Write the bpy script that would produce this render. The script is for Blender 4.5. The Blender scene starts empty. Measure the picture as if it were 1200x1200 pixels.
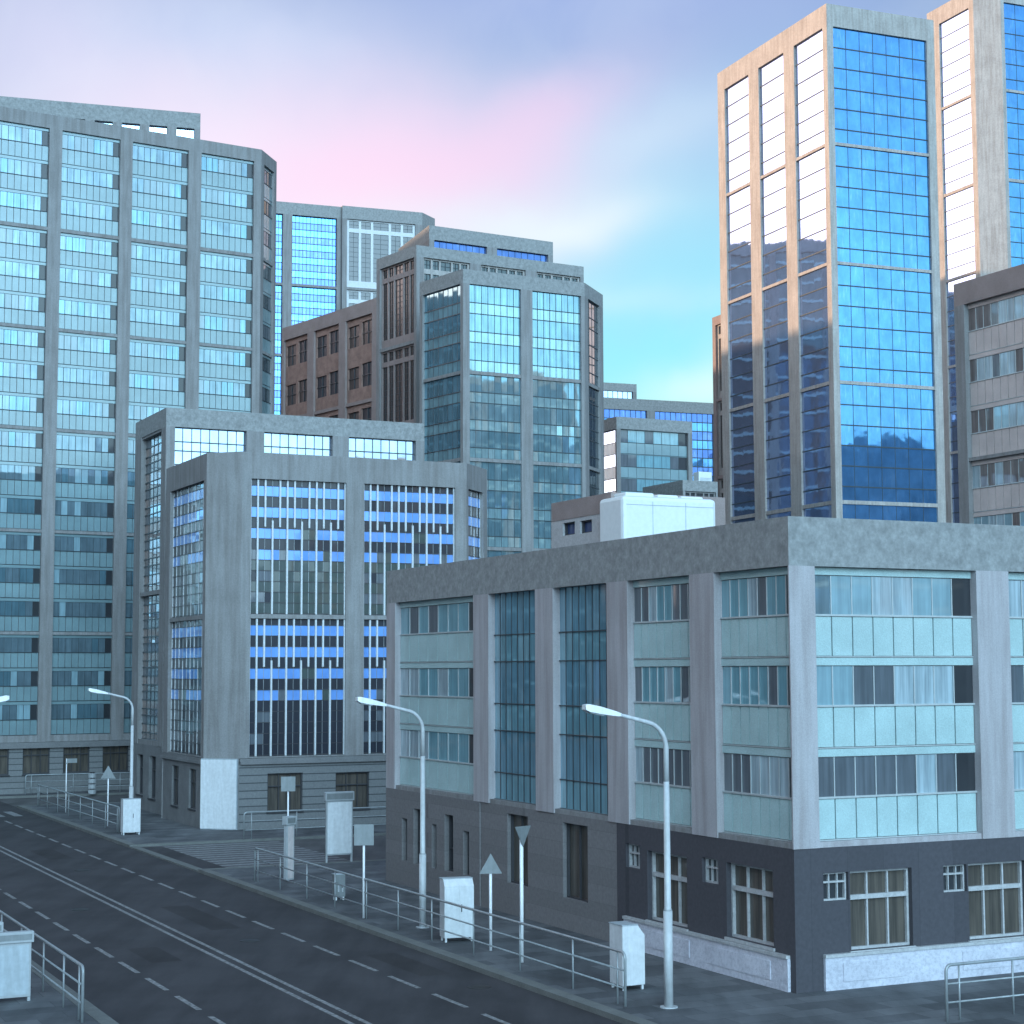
import bpy, math, random
from math import sin, cos, tan, radians as R, pi, sqrt, atan2
random.seed(11)
sc = bpy.context.scene
COL = sc.collection
# ---------------------------------------------------------------- survey
# World frame: camera foot at the origin, +Y the camera's heading, metres.
# The street grid is turned: U runs along azimuth 64 deg, V along -26 deg.
CAMH, FL, PIT, ROL = 9.0, 2084.6, R(5.108), R(-.1956)
GA = R(64.0)

def ray(px, py):                       # survey sight line for a photo reading
    X = (px - 600) / FL; U = -(py - 600) / FL
    c, s = cos(ROL), sin(ROL); x = X*c - U*s; up = X*s + U*c
    c, s = cos(PIT), sin(PIT)
    return (x, c - up*s, s + up*c)
def sight(px, py, D):                  # 3D point at forward distance D
    d = ray(px, py); t = D / d[1]
    return (d[0]*t, D, CAMH + d[2]*t)
def UV(u, v): return (u*sin(GA) - v*cos(GA), u*cos(GA) + v*sin(GA))

# ---------------------------------------------------------------- materials
MATS = {}
def nodes(name):
    m = bpy.data.materials.new(name); m.use_nodes = True
    nt = m.node_tree; b = nt.nodes['Principled BSDF']
    MATS[name] = m
    return m, nt, b
def noise(nt, scale, detail=4, vec=None, rough=.6):
    n = nt.nodes.new('ShaderNodeTexNoise'); n.inputs['Scale'].default_value = scale
    n.inputs['Detail'].default_value = detail; n.inputs['Roughness'].default_value = rough
    if vec: nt.links.new(vec, n.inputs['Vector'])
    return n
def pos(nt, sx=1, sy=1, sz=1, rz=0):
    g = nt.nodes.new('ShaderNodeNewGeometry'); mp = nt.nodes.new('ShaderNodeMapping')
    mp.inputs['Scale'].default_value = (sx, sy, sz); mp.inputs['Rotation'].default_value = (0, 0, rz)
    nt.links.new(g.outputs['Position'], mp.inputs['Vector'])
    return mp.outputs['Vector']
def ramp(nt, fac, stops):
    r = nt.nodes.new('ShaderNodeValToRGB'); e = r.color_ramp.elements
    while len(e) < len(stops): e.new(.5)
    for k, (p, c) in enumerate(stops):
        e[k].position = p; e[k].color = (*c, 1)
    nt.links.new(fac, r.inputs['Fac'])
    return r.outputs['Color']
def mixc(nt, fac, a, b, mode='MIX'):
    m = nt.nodes.new('ShaderNodeMix'); m.data_type = 'RGBA'; m.blend_type = mode
    for sock, v in ((m.inputs[0], fac), (m.inputs[6], a), (m.inputs[7], b)):
        if hasattr(v, 'is_linked'): nt.links.new(v, sock)
        elif isinstance(v, (int, float)): sock.default_value = v
        else: sock.default_value = (*v, 1)
    return m.outputs[2]
def bump(nt, b, h, st=.3, dist=.02):
    n = nt.nodes.new('ShaderNodeBump'); n.inputs['Strength'].default_value = st
    n.inputs['Distance'].default_value = dist
    nt.links.new(h, n.inputs['Height']); nt.links.new(n.outputs['Normal'], b.inputs['Normal'])

def concrete(name, c, var=.25, rough=.85, scale=1.6, streak=False, fine=14, coat=0):
    m, nt, b = nodes(name)
    v = pos(nt)
    n1 = noise(nt, scale, 6, v); n2 = noise(nt, fine, 4, v)
    lo = tuple(x*(1-var) for x in c); hi = tuple(min(1, x*(1+var)) for x in c)
    a = ramp(nt, n1.outputs['Fac'], [(.3, lo), (.7, hi)])
    f = ramp(nt, n2.outputs['Fac'], [(.3, (.86,)*3), (.7, (1.1,)*3)])
    col = mixc(nt, 1.0, a, f, 'MULTIPLY')
    if streak:
        n3 = noise(nt, 1.0, 5, pos(nt, 3.2, 3.2, .22))
        s = ramp(nt, n3.outputs['Fac'], [(.35, (.8, .76, .74)), (.6, (1.08,)*3)])
        col = mixc(nt, .8, col, s, 'MULTIPLY')
    nt.links.new(col, b.inputs['Base Color']); b.inputs['Roughness'].default_value = rough
    b.inputs['Specular IOR Level'].default_value = .3
    b.inputs['Coat Weight'].default_value = coat; b.inputs['Coat IOR'].default_value = 1.9; b.inputs['Coat Roughness'].default_value = .06
    bump(nt, b, n2.outputs['Fac'], .35, .03)
    return m
concrete('light_concrete', (.42, .40, .41), .05, streak=True, scale=.7, fine=30)
concrete('concrete', (.262, .26, .258), .08, streak=True, scale=.7)
concrete('parapet_concrete', (.285, .29, .285), .22, scale=3.4, fine=9)
concrete('smooth_concrete', (.41, .385, .36), .10, scale=.5, fine=5, streak=True)
concrete('brown_concrete', (.31, .25, .235), .12, scale=.9, fine=22)
concrete('charcoal', (.08, .078, .088), .15, scale=1.2, fine=30)
concrete('stone', (.20, .20, .20), .15, scale=.9)
concrete('brown_panel', (.31, .20, .165), .22, scale=1.3)
concrete('spandrel', (.43, .58, .575), .10, rough=.45, scale=.8, fine=26, coat=.5)
concrete('spandrel_cool', (.235, .35, .375), .12, rough=.3, scale=.5, fine=26, coat=1.0).node_tree.nodes['Principled BSDF'].inputs['Metallic'].default_value = .2
concrete('spandrel_warm', (.56, .48, .45), .12, rough=.5, scale=.8, fine=26)
concrete('roofing', (.12, .12, .125), .2)
concrete('fin_white', (.62, .65, .66), .06, rough=.5, scale=3)
concrete('slot_fin', (.40, .38, .36), .18, rough=.6, scale=2)
concrete('frame_pale', (.46, .46, .46), .12, rough=.5, scale=5)
concrete('far_hill', (.12, .18, .27), .3, scale=.02, fine=.3)
concrete('kerb_stone', (.17, .175, .165), .15, scale=1.5, fine=20)
concrete('block_dark', (.10, .10, .11), .2, scale=.3)

m, nt, b = nodes('plinth')                         # pale carved panels
v = pos(nt); n = noise(nt, 9, 6, v, .7); w = noise(nt, 1.1, 3, v)
c = ramp(nt, n.outputs['Fac'], [(.38, (.56, .56, .62)), (.52, (.68, .68, .74)), (.75, (.73, .73, .79))])
c = mixc(nt, .55, c, ramp(nt, w.outputs['Fac'], [(.35, (.70, .70, .72)), (.65, (1, 1, 1))]), 'MULTIPLY')
nt.links.new(c, b.inputs['Base Color']); b.inputs['Roughness'].default_value = .6
bump(nt, b, n.outputs['Fac'], .6, .05)

def joints(name, c, cj, su, sz, mortar=.02, off=.5):   # coursed masonry, laid along height
    m, nt, b = nodes(name)
    g = nt.nodes.new('ShaderNodeNewGeometry'); sp = nt.nodes.new('ShaderNodeSeparateXYZ')
    nt.links.new(g.outputs['Position'], sp.inputs[0])
    dot = nt.nodes.new('ShaderNodeVectorMath'); dot.operation = 'DOT_PRODUCT'
    dot.inputs[1].default_value = (1.1, .62, 0); nt.links.new(g.outputs['Position'], dot.inputs[0])
    cb = nt.nodes.new('ShaderNodeCombineXYZ')
    nt.links.new(dot.outputs['Value'], cb.inputs[0]); nt.links.new(sp.outputs['Z'], cb.inputs[1])
    br = nt.nodes.new('ShaderNodeTexBrick'); nt.links.new(cb.outputs[0], br.inputs['Vector'])
    br.inputs['Scale'].default_value = 1; br.inputs['Brick Width'].default_value = su
    br.inputs['Row Height'].default_value = sz; br.inputs['Mortar Size'].default_value = mortar
    br.inputs['Mortar Smooth'].default_value = .2; br.offset = off
    br.inputs['Color1'].default_value = (*c, 1); br.inputs['Color2'].default_value = (*[x*.86 for x in c], 1)
    br.inputs['Mortar'].default_value = (*cj, 1)
    n = noise(nt, 9, 5, pos(nt))
    col = mixc(nt, .7, br.outputs['Color'], ramp(nt, n.outputs['Fac'], [(.3, (.8,)*3), (.7, (1.15,)*3)]), 'MULTIPLY')
    nt.links.new(col, b.inputs['Base Color']); b.inputs['Roughness'].default_value = .85
    bump(nt, b, br.outputs['Fac'], -.6, .05)
joints('rustic_stone', (.20, .205, .205), (.07, .075, .08), 60, .44, .035)
joints('tile_brown', (.205, .195, .195), (.15, .145, .145), 1.2, .6, .008)
joints('tile_charcoal', (.074, .070, .080), (.05, .048, .055), 1.6, 40, .01)

def ground_mat(name, c, var, sc1, patch=None, rough=.8):
    m, nt, b = nodes(name)
    v = pos(nt, 1, 1, 1, 0); n1 = noise(nt, sc1, 6, v); n2 = noise(nt, 40, 3, v)
    rt = pos(nt, 1, 1, 1, GA - pi/2)
    lo = tuple(x*(1-var) for x in c); hi = tuple(x*(1+var) for x in c)
    col = ramp(nt, n1.outputs['Fac'], [(.32, lo), (.68, hi)])
    st = noise(nt, 1, 4, pos(nt, .9, .12, 1, 0))
    col = mixc(nt, .8, col, ramp(nt, st.outputs['Fac'], [(.36, (.74,)*3), (.62, (1.12,)*3)]), 'MULTIPLY')
    col = mixc(nt, 1.0, col, ramp(nt, n2.outputs['Fac'], [(.3, (.88,)*3), (.7, (1.1,)*3)]), 'MULTIPLY')
    if patch:
        br = nt.nodes.new('ShaderNodeTexBrick'); nt.links.new(rt, br.inputs['Vector'])
        br.inputs['Scale'].default_value = 1; br.inputs['Brick Width'].default_value = patch[0]
        br.inputs['Row Height'].default_value = patch[1]; br.inputs['Mortar Size'].default_value = .012
        br.inputs['Color1'].default_value = (1.25, 1.25, 1.25, 1); br.inputs['Color2'].default_value = (.68, .68, .7, 1)
        br.inputs['Mortar'].default_value = (.6, .6, .6, 1)
        col = mixc(nt, .85, col, br.outputs['Color'], 'MULTIPLY')
    nt.links.new(col, b.inputs['Base Color']); b.inputs['Roughness'].default_value = rough
    b.inputs['Specular IOR Level'].default_value = .25
    bump(nt, b, n2.outputs['Fac'], .3, .01)
ground_mat('asphalt', (.060, .056, .059), .16, .35)
ground_mat('asphalt_side', (.115, .112, .112), .16, .5)
ground_mat('asphalt_patch', (.046, .042, .043), .14, .6)
ground_mat('paving', (.125, .13, .135), .2, .5, (1.6, .8))
ground_mat('earth', (.07, .075, .08), .2, .02)

def plain(name, c, rough=.5, metal=0, var=.08, sc_=6, dirt=0):
    m, nt, b = nodes(name)
    n = noise(nt, sc_, 4, pos(nt))
    col = ramp(nt, n.outputs['Fac'], [(.3, tuple(x*(1-var) for x in c)), (.7, tuple(min(1, x*(1+var)) for x in c))])
    if dirt:
        n3 = noise(nt, 1.0, 5, pos(nt, 6, 6, .8))
        col = mixc(nt, dirt, col, ramp(nt, n3.outputs['Fac'], [(.4, (.6, .58, .55)), (.6, (1, 1, 1))]), 'MULTIPLY')
    nt.links.new(col, b.inputs['Base Color']); b.inputs['Roughness'].default_value = rough
    b.inputs['Metallic'].default_value = metal
plain('white_paint', (.84, .85, .86), .4, dirt=.1)
plain('pole_paint', (.52, .54, .55), .45, dirt=.3)
plain('rail_metal', (.36, .39, .40), .4, .3, dirt=.4)
plain('sign_grey', (.24, .26, .265), .5, .2, dirt=.3)
plain('panel_grey', (.42, .47, .50), .5, dirt=.3)
plain('pale_pink', (.60, .53, .52), .6, dirt=.4)
plain('cabinet_white', (.70, .72, .73), .4, dirt=.2)
plain('roof_white', (.74, .78, .78), .5, var=.04)
plain('manhole_iron', (.05, .047, .045), .55, .6, var=.3, sc_=20)
plain('mullion', (.045, .06, .07), .4, .2)
plain('mullion_pale', (.50, .54, .54), .4, .2)
plain('dark_steel', (.05, .05, .055), .5)
plain('lane_paint', (.27, .27, .27), .7, var=.55, sc_=9, dirt=.9)
plain('zebra_paint', (.25, .255, .26), .7, var=.3, sc_=5, dirt=.7)
plain('kiosk_metal', (.38, .40, .41), .45)

def glass(name, c, metal=0, rough=.03, coat=1.0, ior=1.6, curtain=0, var=.15, wob=.02, streaks=None):
    m, nt, b = nodes(name)
    n = noise(nt, .9, 3, pos(nt, 1, 1, .6))
    col = ramp(nt, n.outputs['Fac'], [(.3, tuple(x*(1-var) for x in c)), (.7, tuple(min(1, x*(1+var)) for x in c))])
    if curtain:
        n3 = noise(nt, 1.0, 4, pos(nt, 7, 7, .35))
        col = mixc(nt, curtain, col, ramp(nt, n3.outputs['Fac'], [(.36, (.45, .48, .5)), (.62, (1.2, 1.2, 1.2))]), 'MULTIPLY')
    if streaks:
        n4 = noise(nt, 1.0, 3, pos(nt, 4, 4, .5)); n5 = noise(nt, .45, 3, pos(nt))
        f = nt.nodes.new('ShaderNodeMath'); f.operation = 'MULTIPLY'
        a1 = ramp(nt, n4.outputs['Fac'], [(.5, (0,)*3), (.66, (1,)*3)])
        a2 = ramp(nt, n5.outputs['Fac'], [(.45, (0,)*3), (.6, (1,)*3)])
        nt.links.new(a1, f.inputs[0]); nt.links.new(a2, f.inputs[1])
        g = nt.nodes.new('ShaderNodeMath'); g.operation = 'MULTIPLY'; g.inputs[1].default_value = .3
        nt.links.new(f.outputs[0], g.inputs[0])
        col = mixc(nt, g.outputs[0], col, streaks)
    nt.links.new(col, b.inputs['Base Color']); b.inputs['Metallic'].default_value = metal
    b.inputs['Roughness'].default_value = rough if metal else .5
    b.inputs['Coat Weight'].default_value = coat; b.inputs['Coat IOR'].default_value = ior
    b.inputs['Coat Roughness'].default_value = rough
    wn = noise(nt, .35, 2, pos(nt))
    bp = nt.nodes.new('ShaderNodeBump'); bp.inputs['Strength'].default_value = wob; bp.inputs['Distance'].default_value = .3
    nt.links.new(wn.outputs['Fac'], bp.inputs['Height'])
    nt.links.new(bp.outputs['Normal'], b.inputs['Normal']); nt.links.new(bp.outputs['Normal'], b.inputs['Coat Normal'])
    return m
glass('glass_dark', (.02, .024, .03), ior=1.7)
glass('glass_mid', (.10, .12, .14), ior=1.8, curtain=.5)
glass('glass_cyan', (.16, .36, .42), ior=2.3, curtain=.35)
glass('glass_curtain', (.36, .46, .50), ior=1.8, curtain=.6)
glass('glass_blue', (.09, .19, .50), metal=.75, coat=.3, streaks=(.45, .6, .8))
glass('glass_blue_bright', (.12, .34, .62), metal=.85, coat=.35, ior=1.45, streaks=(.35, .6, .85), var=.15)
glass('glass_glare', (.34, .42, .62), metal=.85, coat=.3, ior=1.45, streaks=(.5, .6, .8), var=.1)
glass('glass_pale', (.24, .38, .43), ior=2.2, curtain=.3)
glass('glass_tan', (.30, .22, .19), ior=1.6, curtain=.4)
glass('glass_lagoon', (.30, .43, .50), metal=.66, coat=.5, ior=1.7, curtain=.3, var=.2)
glass('glass_sheen', (.27, .48, .58), metal=.7, coat=.5, ior=1.7, curtain=.35)
glass('glass_sheen_pale', (.38, .60, .66), metal=.6, coat=.5, ior=1.7, curtain=.3)
glass('glass_brownish', (.20, .16, .15), metal=.2, coat=.6, curtain=.5)
glass('glass_teal', (.16, .33, .42), metal=.15, coat=.9, ior=2.2, curtain=.4)
glass('glass_teal_pale', (.20, .40, .47), metal=.15, coat=.9, ior=2.2, curtain=.3)
glass('glass_slate', (.06, .085, .10), metal=.3, coat=.7, ior=1.8)
glass('glass_brown', (.06, .042, .04), ior=1.35, curtain=.7, rough=.12)
glass('glass_stripe', (.20, .42, .92), metal=.2, coat=.4, ior=1.5)  # blue of the reflected sky is put into this base colour
glass('glass_moss', (.045, .07, .065), ior=1.7, curtain=.4)
glass('glass_ink', (.012, .016, .028), ior=1.45, curtain=.3)
glass('glass_sky', (.50, .62, .78), metal=.95, coat=.3)
glass('glass_navy', (.03, .06, .18), ior=1.5)
glass('glass_warm', (.09, .075, .06), ior=1.5, curtain=.9)

# ---------------------------------------------------------------- mesh builder
class MB:
    def __init__(s): s.v = []; s.f = []; s.m = []; s.names = []
    def mi(s, name):
        if name not in s.names: s.names.append(name)
        return s.names.index(name)
    def poly(s, pts, mat):
        k = len(s.v); s.v += [tuple(p) for p in pts]; s.f.append(tuple(range(k, k+len(pts)))); s.m.append(s.mi(mat))
    def hexa(s, p, mat):               # p: 4 bottom, 4 top, ring order
        k = len(s.v); s.v += [tuple(q) for q in p]; i = s.mi(mat)
        for f in ((3,2,1,0), (4,5,6,7), (0,1,5,4), (1,2,6,5), (2,3,7,6), (3,0,4,7)):
            s.f.append(tuple(k+j for j in f)); s.m.append(i)
    def box(s, x0, x1, y0, y1, z0, z1, mat):
        s.hexa([(x0,y0,z0),(x1,y0,z0),(x1,y1,z0),(x0,y1,z0),(x0,y0,z1),(x1,y0,z1),(x1,y1,z1),(x0,y1,z1)], mat)
    def prism(s, pts, z0, z1, mat, top=None):
        k = len(s.v); n = len(pts); i = s.mi(mat)
        s.v += [(x, y, z0) for x, y in pts] + [(x, y, z1) for x, y in pts]
        for j in range(n):
            s.f.append((k+j, k+(j+1) % n, k+n+(j+1) % n, k+n+j)); s.m.append(i)
        s.f.append(tuple(k+n+j for j in range(n))); s.m.append(s.mi(top or mat))
        s.f.append(tuple(k+n-1-j for j in range(n))); s.m.append(i)
    def tube(s, path, rad, mat, n=10):  # rad: number or list
        k = len(s.v); i = s.mi(mat); m = len(path)
        rr = rad if isinstance(rad, (list, tuple)) else [rad]*m
        prev = None
        for j, p in enumerate(path):
            a = path[max(0, j-1)]; c = path[min(m-1, j+1)]
            t = [c[q]-a[q] for q in range(3)]; L = sqrt(sum(x*x for x in t)) or 1; t = [x/L for x in t]
            if prev is None: up = (0, 0, 1) if abs(t[2]) < .9 else (1, 0, 0)
            else: up = prev
            d = sum(up[q]*t[q] for q in range(3)); e = [up[q]-d*t[q] for q in range(3)]
            L = sqrt(sum(x*x for x in e)) or 1; e = [x/L for x in e]; prev = e
            g = (t[1]*e[2]-t[2]*e[1], t[2]*e[0]-t[0]*e[2], t[0]*e[1]-t[1]*e[0])
            for q in range(n):
                w = 2*pi*q/n
                s.v.append(tuple(p[r] + rr[j]*(cos(w)*e[r] + sin(w)*g[r]) for r in range(3)))
        for j in range(m-1):
            for q in range(n):
                s.f.append((k+j*n+q, k+j*n+(q+1) % n, k+(j+1)*n+(q+1) % n, k+(j+1)*n+q)); s.m.append(i)
        s.f.append(tuple(k+q for q in reversed(range(n)))); s.m.append(i)
        s.f.append(tuple(k+(m-1)*n+q for q in range(n))); s.m.append(i)
    def build(s, name, parent=None, smooth=False, bevel=0):
        if not s.v: return None
        o0 = (0, 0, 0)
        if parent is not None:
            q = parent; o0 = [0, 0, 0]
            while q is not None:
                for a in range(3): o0[a] += q.location[a]
                q = q.parent
            if parent.get('local'): o0 = (0, 0, 0)
        me = bpy.data.meshes.new(name)
        me.from_pydata([(x-o0[0], y-o0[1], z-o0[2]) for x, y, z in s.v], [], s.f)
        for nm in s.names: me.materials.append(MATS[nm])
        for p, i in zip(me.polygons, s.m):
            p.material_index = i
            if smooth: p.use_smooth = True
        o = bpy.data.objects.new(name, me); COL.objects.link(o)
        if parent is not None:
            o.parent = parent
            if parent.get('local'): o['local'] = 1
        if bevel:
            bm = o.modifiers.new('bevel', 'BEVEL'); bm.width = bevel; bm.segments = 2; bm.limit_method = 'ANGLE'
        return o
def empty(name, loc, rz=0, local=False):
    o = bpy.data.objects.new(name, None); COL.objects.link(o); o.location = loc; o.rotation_euler = (0, 0, rz)
    o.empty_display_size = .3
    if local: o['local'] = 1
    return o
def tag(o, label, cat, group=None):
    o['label'] = label; o['category'] = cat
    if group: o['group'] = group
    return o
def struct(name, mb, **k):
    o = mb.build(name, **k); o['kind'] = 'structure'; return o
def copy_tree(o, parent=None):
    c = o.copy(); COL.objects.link(c)
    if parent is not None: c.parent = parent
    for ch in list(o.children): copy_tree(ch, c)
    return c

# ---------------------------------------------------------------- facades
class Face:
    def __init__(s, p, q):
        s.p = (p[0], p[1]); dx, dy = q[0]-p[0], q[1]-p[1]; s.L = sqrt(dx*dx+dy*dy)
        s.d = (dx/s.L, dy/s.L); s.n = (s.d[1], -s.d[0]); s.m0 = s.m1 = 0
    def P(s, a, z, dep=0): return (s.p[0]+s.d[0]*a-s.n[0]*dep, s.p[1]+s.d[1]*a-s.n[1]*dep, z)
    def at(s, px, py):                 # read a point of this wall plane: (along, height)
        r = ray(px, py); den = r[0]*s.n[0]+r[1]*s.n[1]
        t = (s.p[0]*s.n[0]+s.p[1]*s.n[1])/den
        x, y = r[0]*t, r[1]*t
        return ((x-s.p[0])*s.d[0]+(y-s.p[1])*s.d[1], CAMH+r[2]*t)
    def S(s, px, py=600): return s.at(px, py)[0]
    def zz(s, px, py): return s.at(px, py)[1]
    def rect(s, x0, x1, y0, y1):       # photo rectangle -> (s0,s1,z0,z1)
        a, z1 = s.at(x0, (y0*1)); b, _ = s.at(x1, y0)
        xm = (x0+x1)/2
        return (a, b, s.at(xm, y1)[1], s.at(xm, y0)[1])
    def box(s, mb, a0, a1, z0, z1, d0, d1, mat):
        e = 1e-3
        f0 = s.m0 if abs(a0) < e else 0; f1 = s.m1 if abs(a1-s.L) < e else 0
        q = [s.P(a0+f0*d0, 0, d0), s.P(a1-f1*d0, 0, d0), s.P(a1-f1*d1, 0, d1), s.P(a0+f0*d1, 0, d1)]
        mb.hexa([(x, y, z0) for x, y, _ in q]+[(x, y, z1) for x, y, _ in q], mat)
    def quad(s, mb, a0, a1, z0, z1, d, mat):
        mb.poly([s.P(a0, z0, d), s.P(a1, z0, d), s.P(a1, z1, d), s.P(a0, z1, d)], mat)
    def pane(s, mb, a0, a1, z0, z1, d, mat):   # glass sheet set a hair out of true
        t, q = random.uniform(-.003, .003), random.uniform(-.003, .003)
        mb.poly([s.P(a0, z0, d-t-q), s.P(a1, z0, d+t-q), s.P(a1, z1, d+t+q), s.P(a0, z1, d-t+q)], mat)
    def holed(s, mb, a0, a1, z0, z1, holes, d, r, mat):
        e = 1e-3
        xs = sorted({a0, a1, *[h[0] for h in holes], *[h[1] for h in holes]})
        zs = sorted({z0, z1, *[h[2] for h in holes], *[h[3] for h in holes]})
        for i in range(len(xs)-1):
            for j in range(len(zs)-1):
                cx, cz = (xs[i]+xs[i+1])/2, (zs[j]+zs[j+1])/2
                if any(h[0] < cx < h[1] and h[2] < cz < h[3] for h in holes): continue
                s.box(mb, xs[i], xs[i+1], zs[j], zs[j+1], d, r, mat)

def hitdir(p, az, px, py):             # walk from p along azimuth az until sight line px,py
    a = R(az); d = (sin(a), cos(a)); n = (d[1], -d[0]); r = ray(px, py)
    t = (p[0]*n[0]+p[1]*n[1])/(r[0]*n[0]+r[1]*n[1])
    return (r[0]*t, r[1]*t)
def step(p, az, L): a = R(az); return (p[0]+sin(a)*L, p[1]+cos(a)*L)

def make_faces(pts):
    n = len(pts); F = [Face(pts[i], pts[(i+1) % n]) for i in range(n)]
    for i in range(n):
        a, b = F[i-1], F[i]
        cr = a.d[0]*b.d[1]-a.d[1]*b.d[0]; dt = a.d[0]*b.d[0]+a.d[1]*b.d[1]
        t = tan(atan2(cr, dt)/2); a.m1 = t; b.m0 = t
    return F

class Building:
    """closed outline, first faces are the ones towards the street"""
    def __init__(s, name, label, pts, ztop, zpar, r=.4, mat='concrete', pmat='parapet_concrete', cat='building', zbase=0, group=None):
        s.F = make_faces(pts); s.r = r; s.mat = mat; s.ztop = ztop; s.zpar = zpar; s.zb = zbase
        cx = sum(p[0] for p in pts)/len(pts); cy = sum(p[1] for p in pts)/len(pts)
        s.root = tag(empty(name, (cx, cy, zbase)), label, cat, group)
        s.wall = MB(); s.par = MB(); s.done = set(); s.pillars = []
        ins = [f.P(f.m0*r, 0, r)[:2] for f in s.F]
        s.wall.prism(ins, zbase, ztop-.9, mat, 'roofing')
        for f in s.F: f.box(s.par, 0, f.L, zpar, ztop, 0, min(r, .4), pmat)
    def facade(s, i, bays, groups, zg, style, band=.06, **kw):
        """bays [(s0,s1)], groups [(zlo,zhi)] top to bottom"""
        f = s.F[i]; s.done.add(i); e = 0; r = s.r
        edges = [0] + [x for b in bays for x in b] + [f.L]
        for k in range(0, len(edges), 2):
            a, b = edges[k], edges[k+1]
            if b-a > .02: pm = MB(); f.box(pm, a, b, zg, s.zpar, .0, r, s.mat); s.pillars.append(pm)
        for (a, b) in bays:
            zt = s.zpar
            for (z0, z1) in groups:
                if zt-z1 > .01: f.box(s.wall, a, b, z1, zt, band, r, s.mat)
                zt = z0
            if zt-zg > .01: f.box(s.wall, a, b, zg, zt, band, r, s.mat)
            for gi, (z0, z1) in enumerate(groups):
                style(s, f, a, b, z0, z1, gi=gi, **kw)
    def solid(s, i, z0, z1, mat=None, d=0):
        f = s.F[i]; s.done.add(i); f.box(s.wall, 0, f.L, z0, z1, d, s.r, mat or s.mat)
    def finish(s):
        for i, f in enumerate(s.F):
            if i not in s.done: f.box(s.wall, 0, f.L, s.zb, s.zpar, 0, s.r, s.mat)
        s.wall.build('wall', s.root); s.par.build('parapet', s.root)
        for p in s.pillars: p.build('pillar', s.root)
        return s.root

def run_kinds(n, kinds, rnd):
    out = []
    while len(out) < n: out += [rnd.choice(kinds)]*rnd.choice((1, 1, 2, 3))
    return out[:n]

def st_strip(B, f, a, b, z0, z1, gi=0, n=3, cols=8, sp='spandrel', mul='mullion_pale', head=.095, win=.53, kinds=('glass_mid', 'glass_cyan', 'glass_curtain', 'glass_cyan', 'glass_mid'), last='glass_dark', seed=0, **k):
    """window strip over a band of tall pale panels, per storey"""
    rnd = random.Random(int(a*13)+gi*7+seed); r = B.r; h = (z1-z0)/n; w = (b-a)/cols
    cw = MB(); W = []
    for i in range(n):
        zt = z1-i*h; zw1 = zt-head*h; zw0 = zt-win*h; zb = zt-h
        f.box(cw, a, b, zw1+.02, zt-.01, r-.10, r-.002, sp)                       # header band
        for c in range(cols):
            f.box(cw, a+c*w+.022, a+(c+1)*w-.022, zb+.05, zw0-.05, r-.09, r-.003, sp)
        f.box(cw, a, b, zw0-.035, zw0+.02, r-.13, r-.004, mul)                     # sill
        f.box(cw, a, b, zb+.005, zb+.035, r-.12, r-.005, mul)
        wm = MB(); ks = run_kinds(cols, kinds, rnd)
        if last: ks[-1] = last
        for c in range(cols):
            f.pane(wm, a+c*w, a+(c+1)*w, zw0, zw1, r-.05-.008*(c % 2), ks[c])
            if c: f.box(wm, a+c*w-.016, a+c*w+.016, zw0+.02, zw1, r-.085, r-.062, mul)
        W.append(wm)
    o = cw.build('curtain_wall', B.root)
    for wm in W: wm.build('window', o)

def st_grid(B, f, a, b, z0, z1, gi=0, rows=((.62, 'glass_teal'), (.38, 'glass_teal_pale')), n=3, cols=8, mul='mullion', mw=.035, hw=.06, alt=None, **k):
    """curtain wall; each storey has the given pane rows"""
    r = B.r; h = (z1-z0)/n; w = (b-a)/cols; cw = MB(); W = []
    tot = sum(q[0] for q in rows)
    for i in range(n):
        wm = MB(); zt = z1-i*h
        for (fr, mt) in rows:
            zl = zt-h*fr/tot
            for c in range(cols):
                f.pane(wm, a+c*w, a+(c+1)*w, zl, zt, r-.05-.006*(c % 2), mt)
            f.box(cw, a, b, zl-hw/2, zl+hw/2, r-.10, r-.004, mul)
            zt = zl
        W.append(wm)
    for c in range(1, cols): f.box(cw, a+c*w-mw/2, a+c*w+mw/2, z0+.04, z1-.01, r-.085, r-.006, mul)
    o = cw.build('curtain_wall', B.root)
    for wm in W: wm.build('window', o)

def st_mirror(B, f, a, b, z0, z1, gi=0, n=6, cols=6, short=.68, mat='glass_blue', mw=.05, hw=.13, **k):
    r = B.r; u = (z1-z0)/(n-1+short); w = (b-a)/cols; cw = MB(); W = []; zt = z1
    for i in range(n):
        zl = zt-(u if i < n-1 else u*short); wm = MB()
        zl = max(zl, z0)
        for c in range(cols): f.pane(wm, a+c*w, a+(c+1)*w, zl, zt, r-.05-.006*(c % 2), mat)
        W.append(wm)
        if i < n-1: f.box(cw, a, b, zl-hw/2, zl+hw/2, r-.11, r-.004, 'mullion')
        zt = zl
    if mw:
        for c in range(1, cols): f.box(cw, a+c*w-mw/2, a+c*w+mw/2, z0+.01, z1-.01, r-.085, r-.006, 'mullion')
    o = cw.build('curtain_wall', B.root)
    for wm in W: wm.build('window', o)

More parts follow.
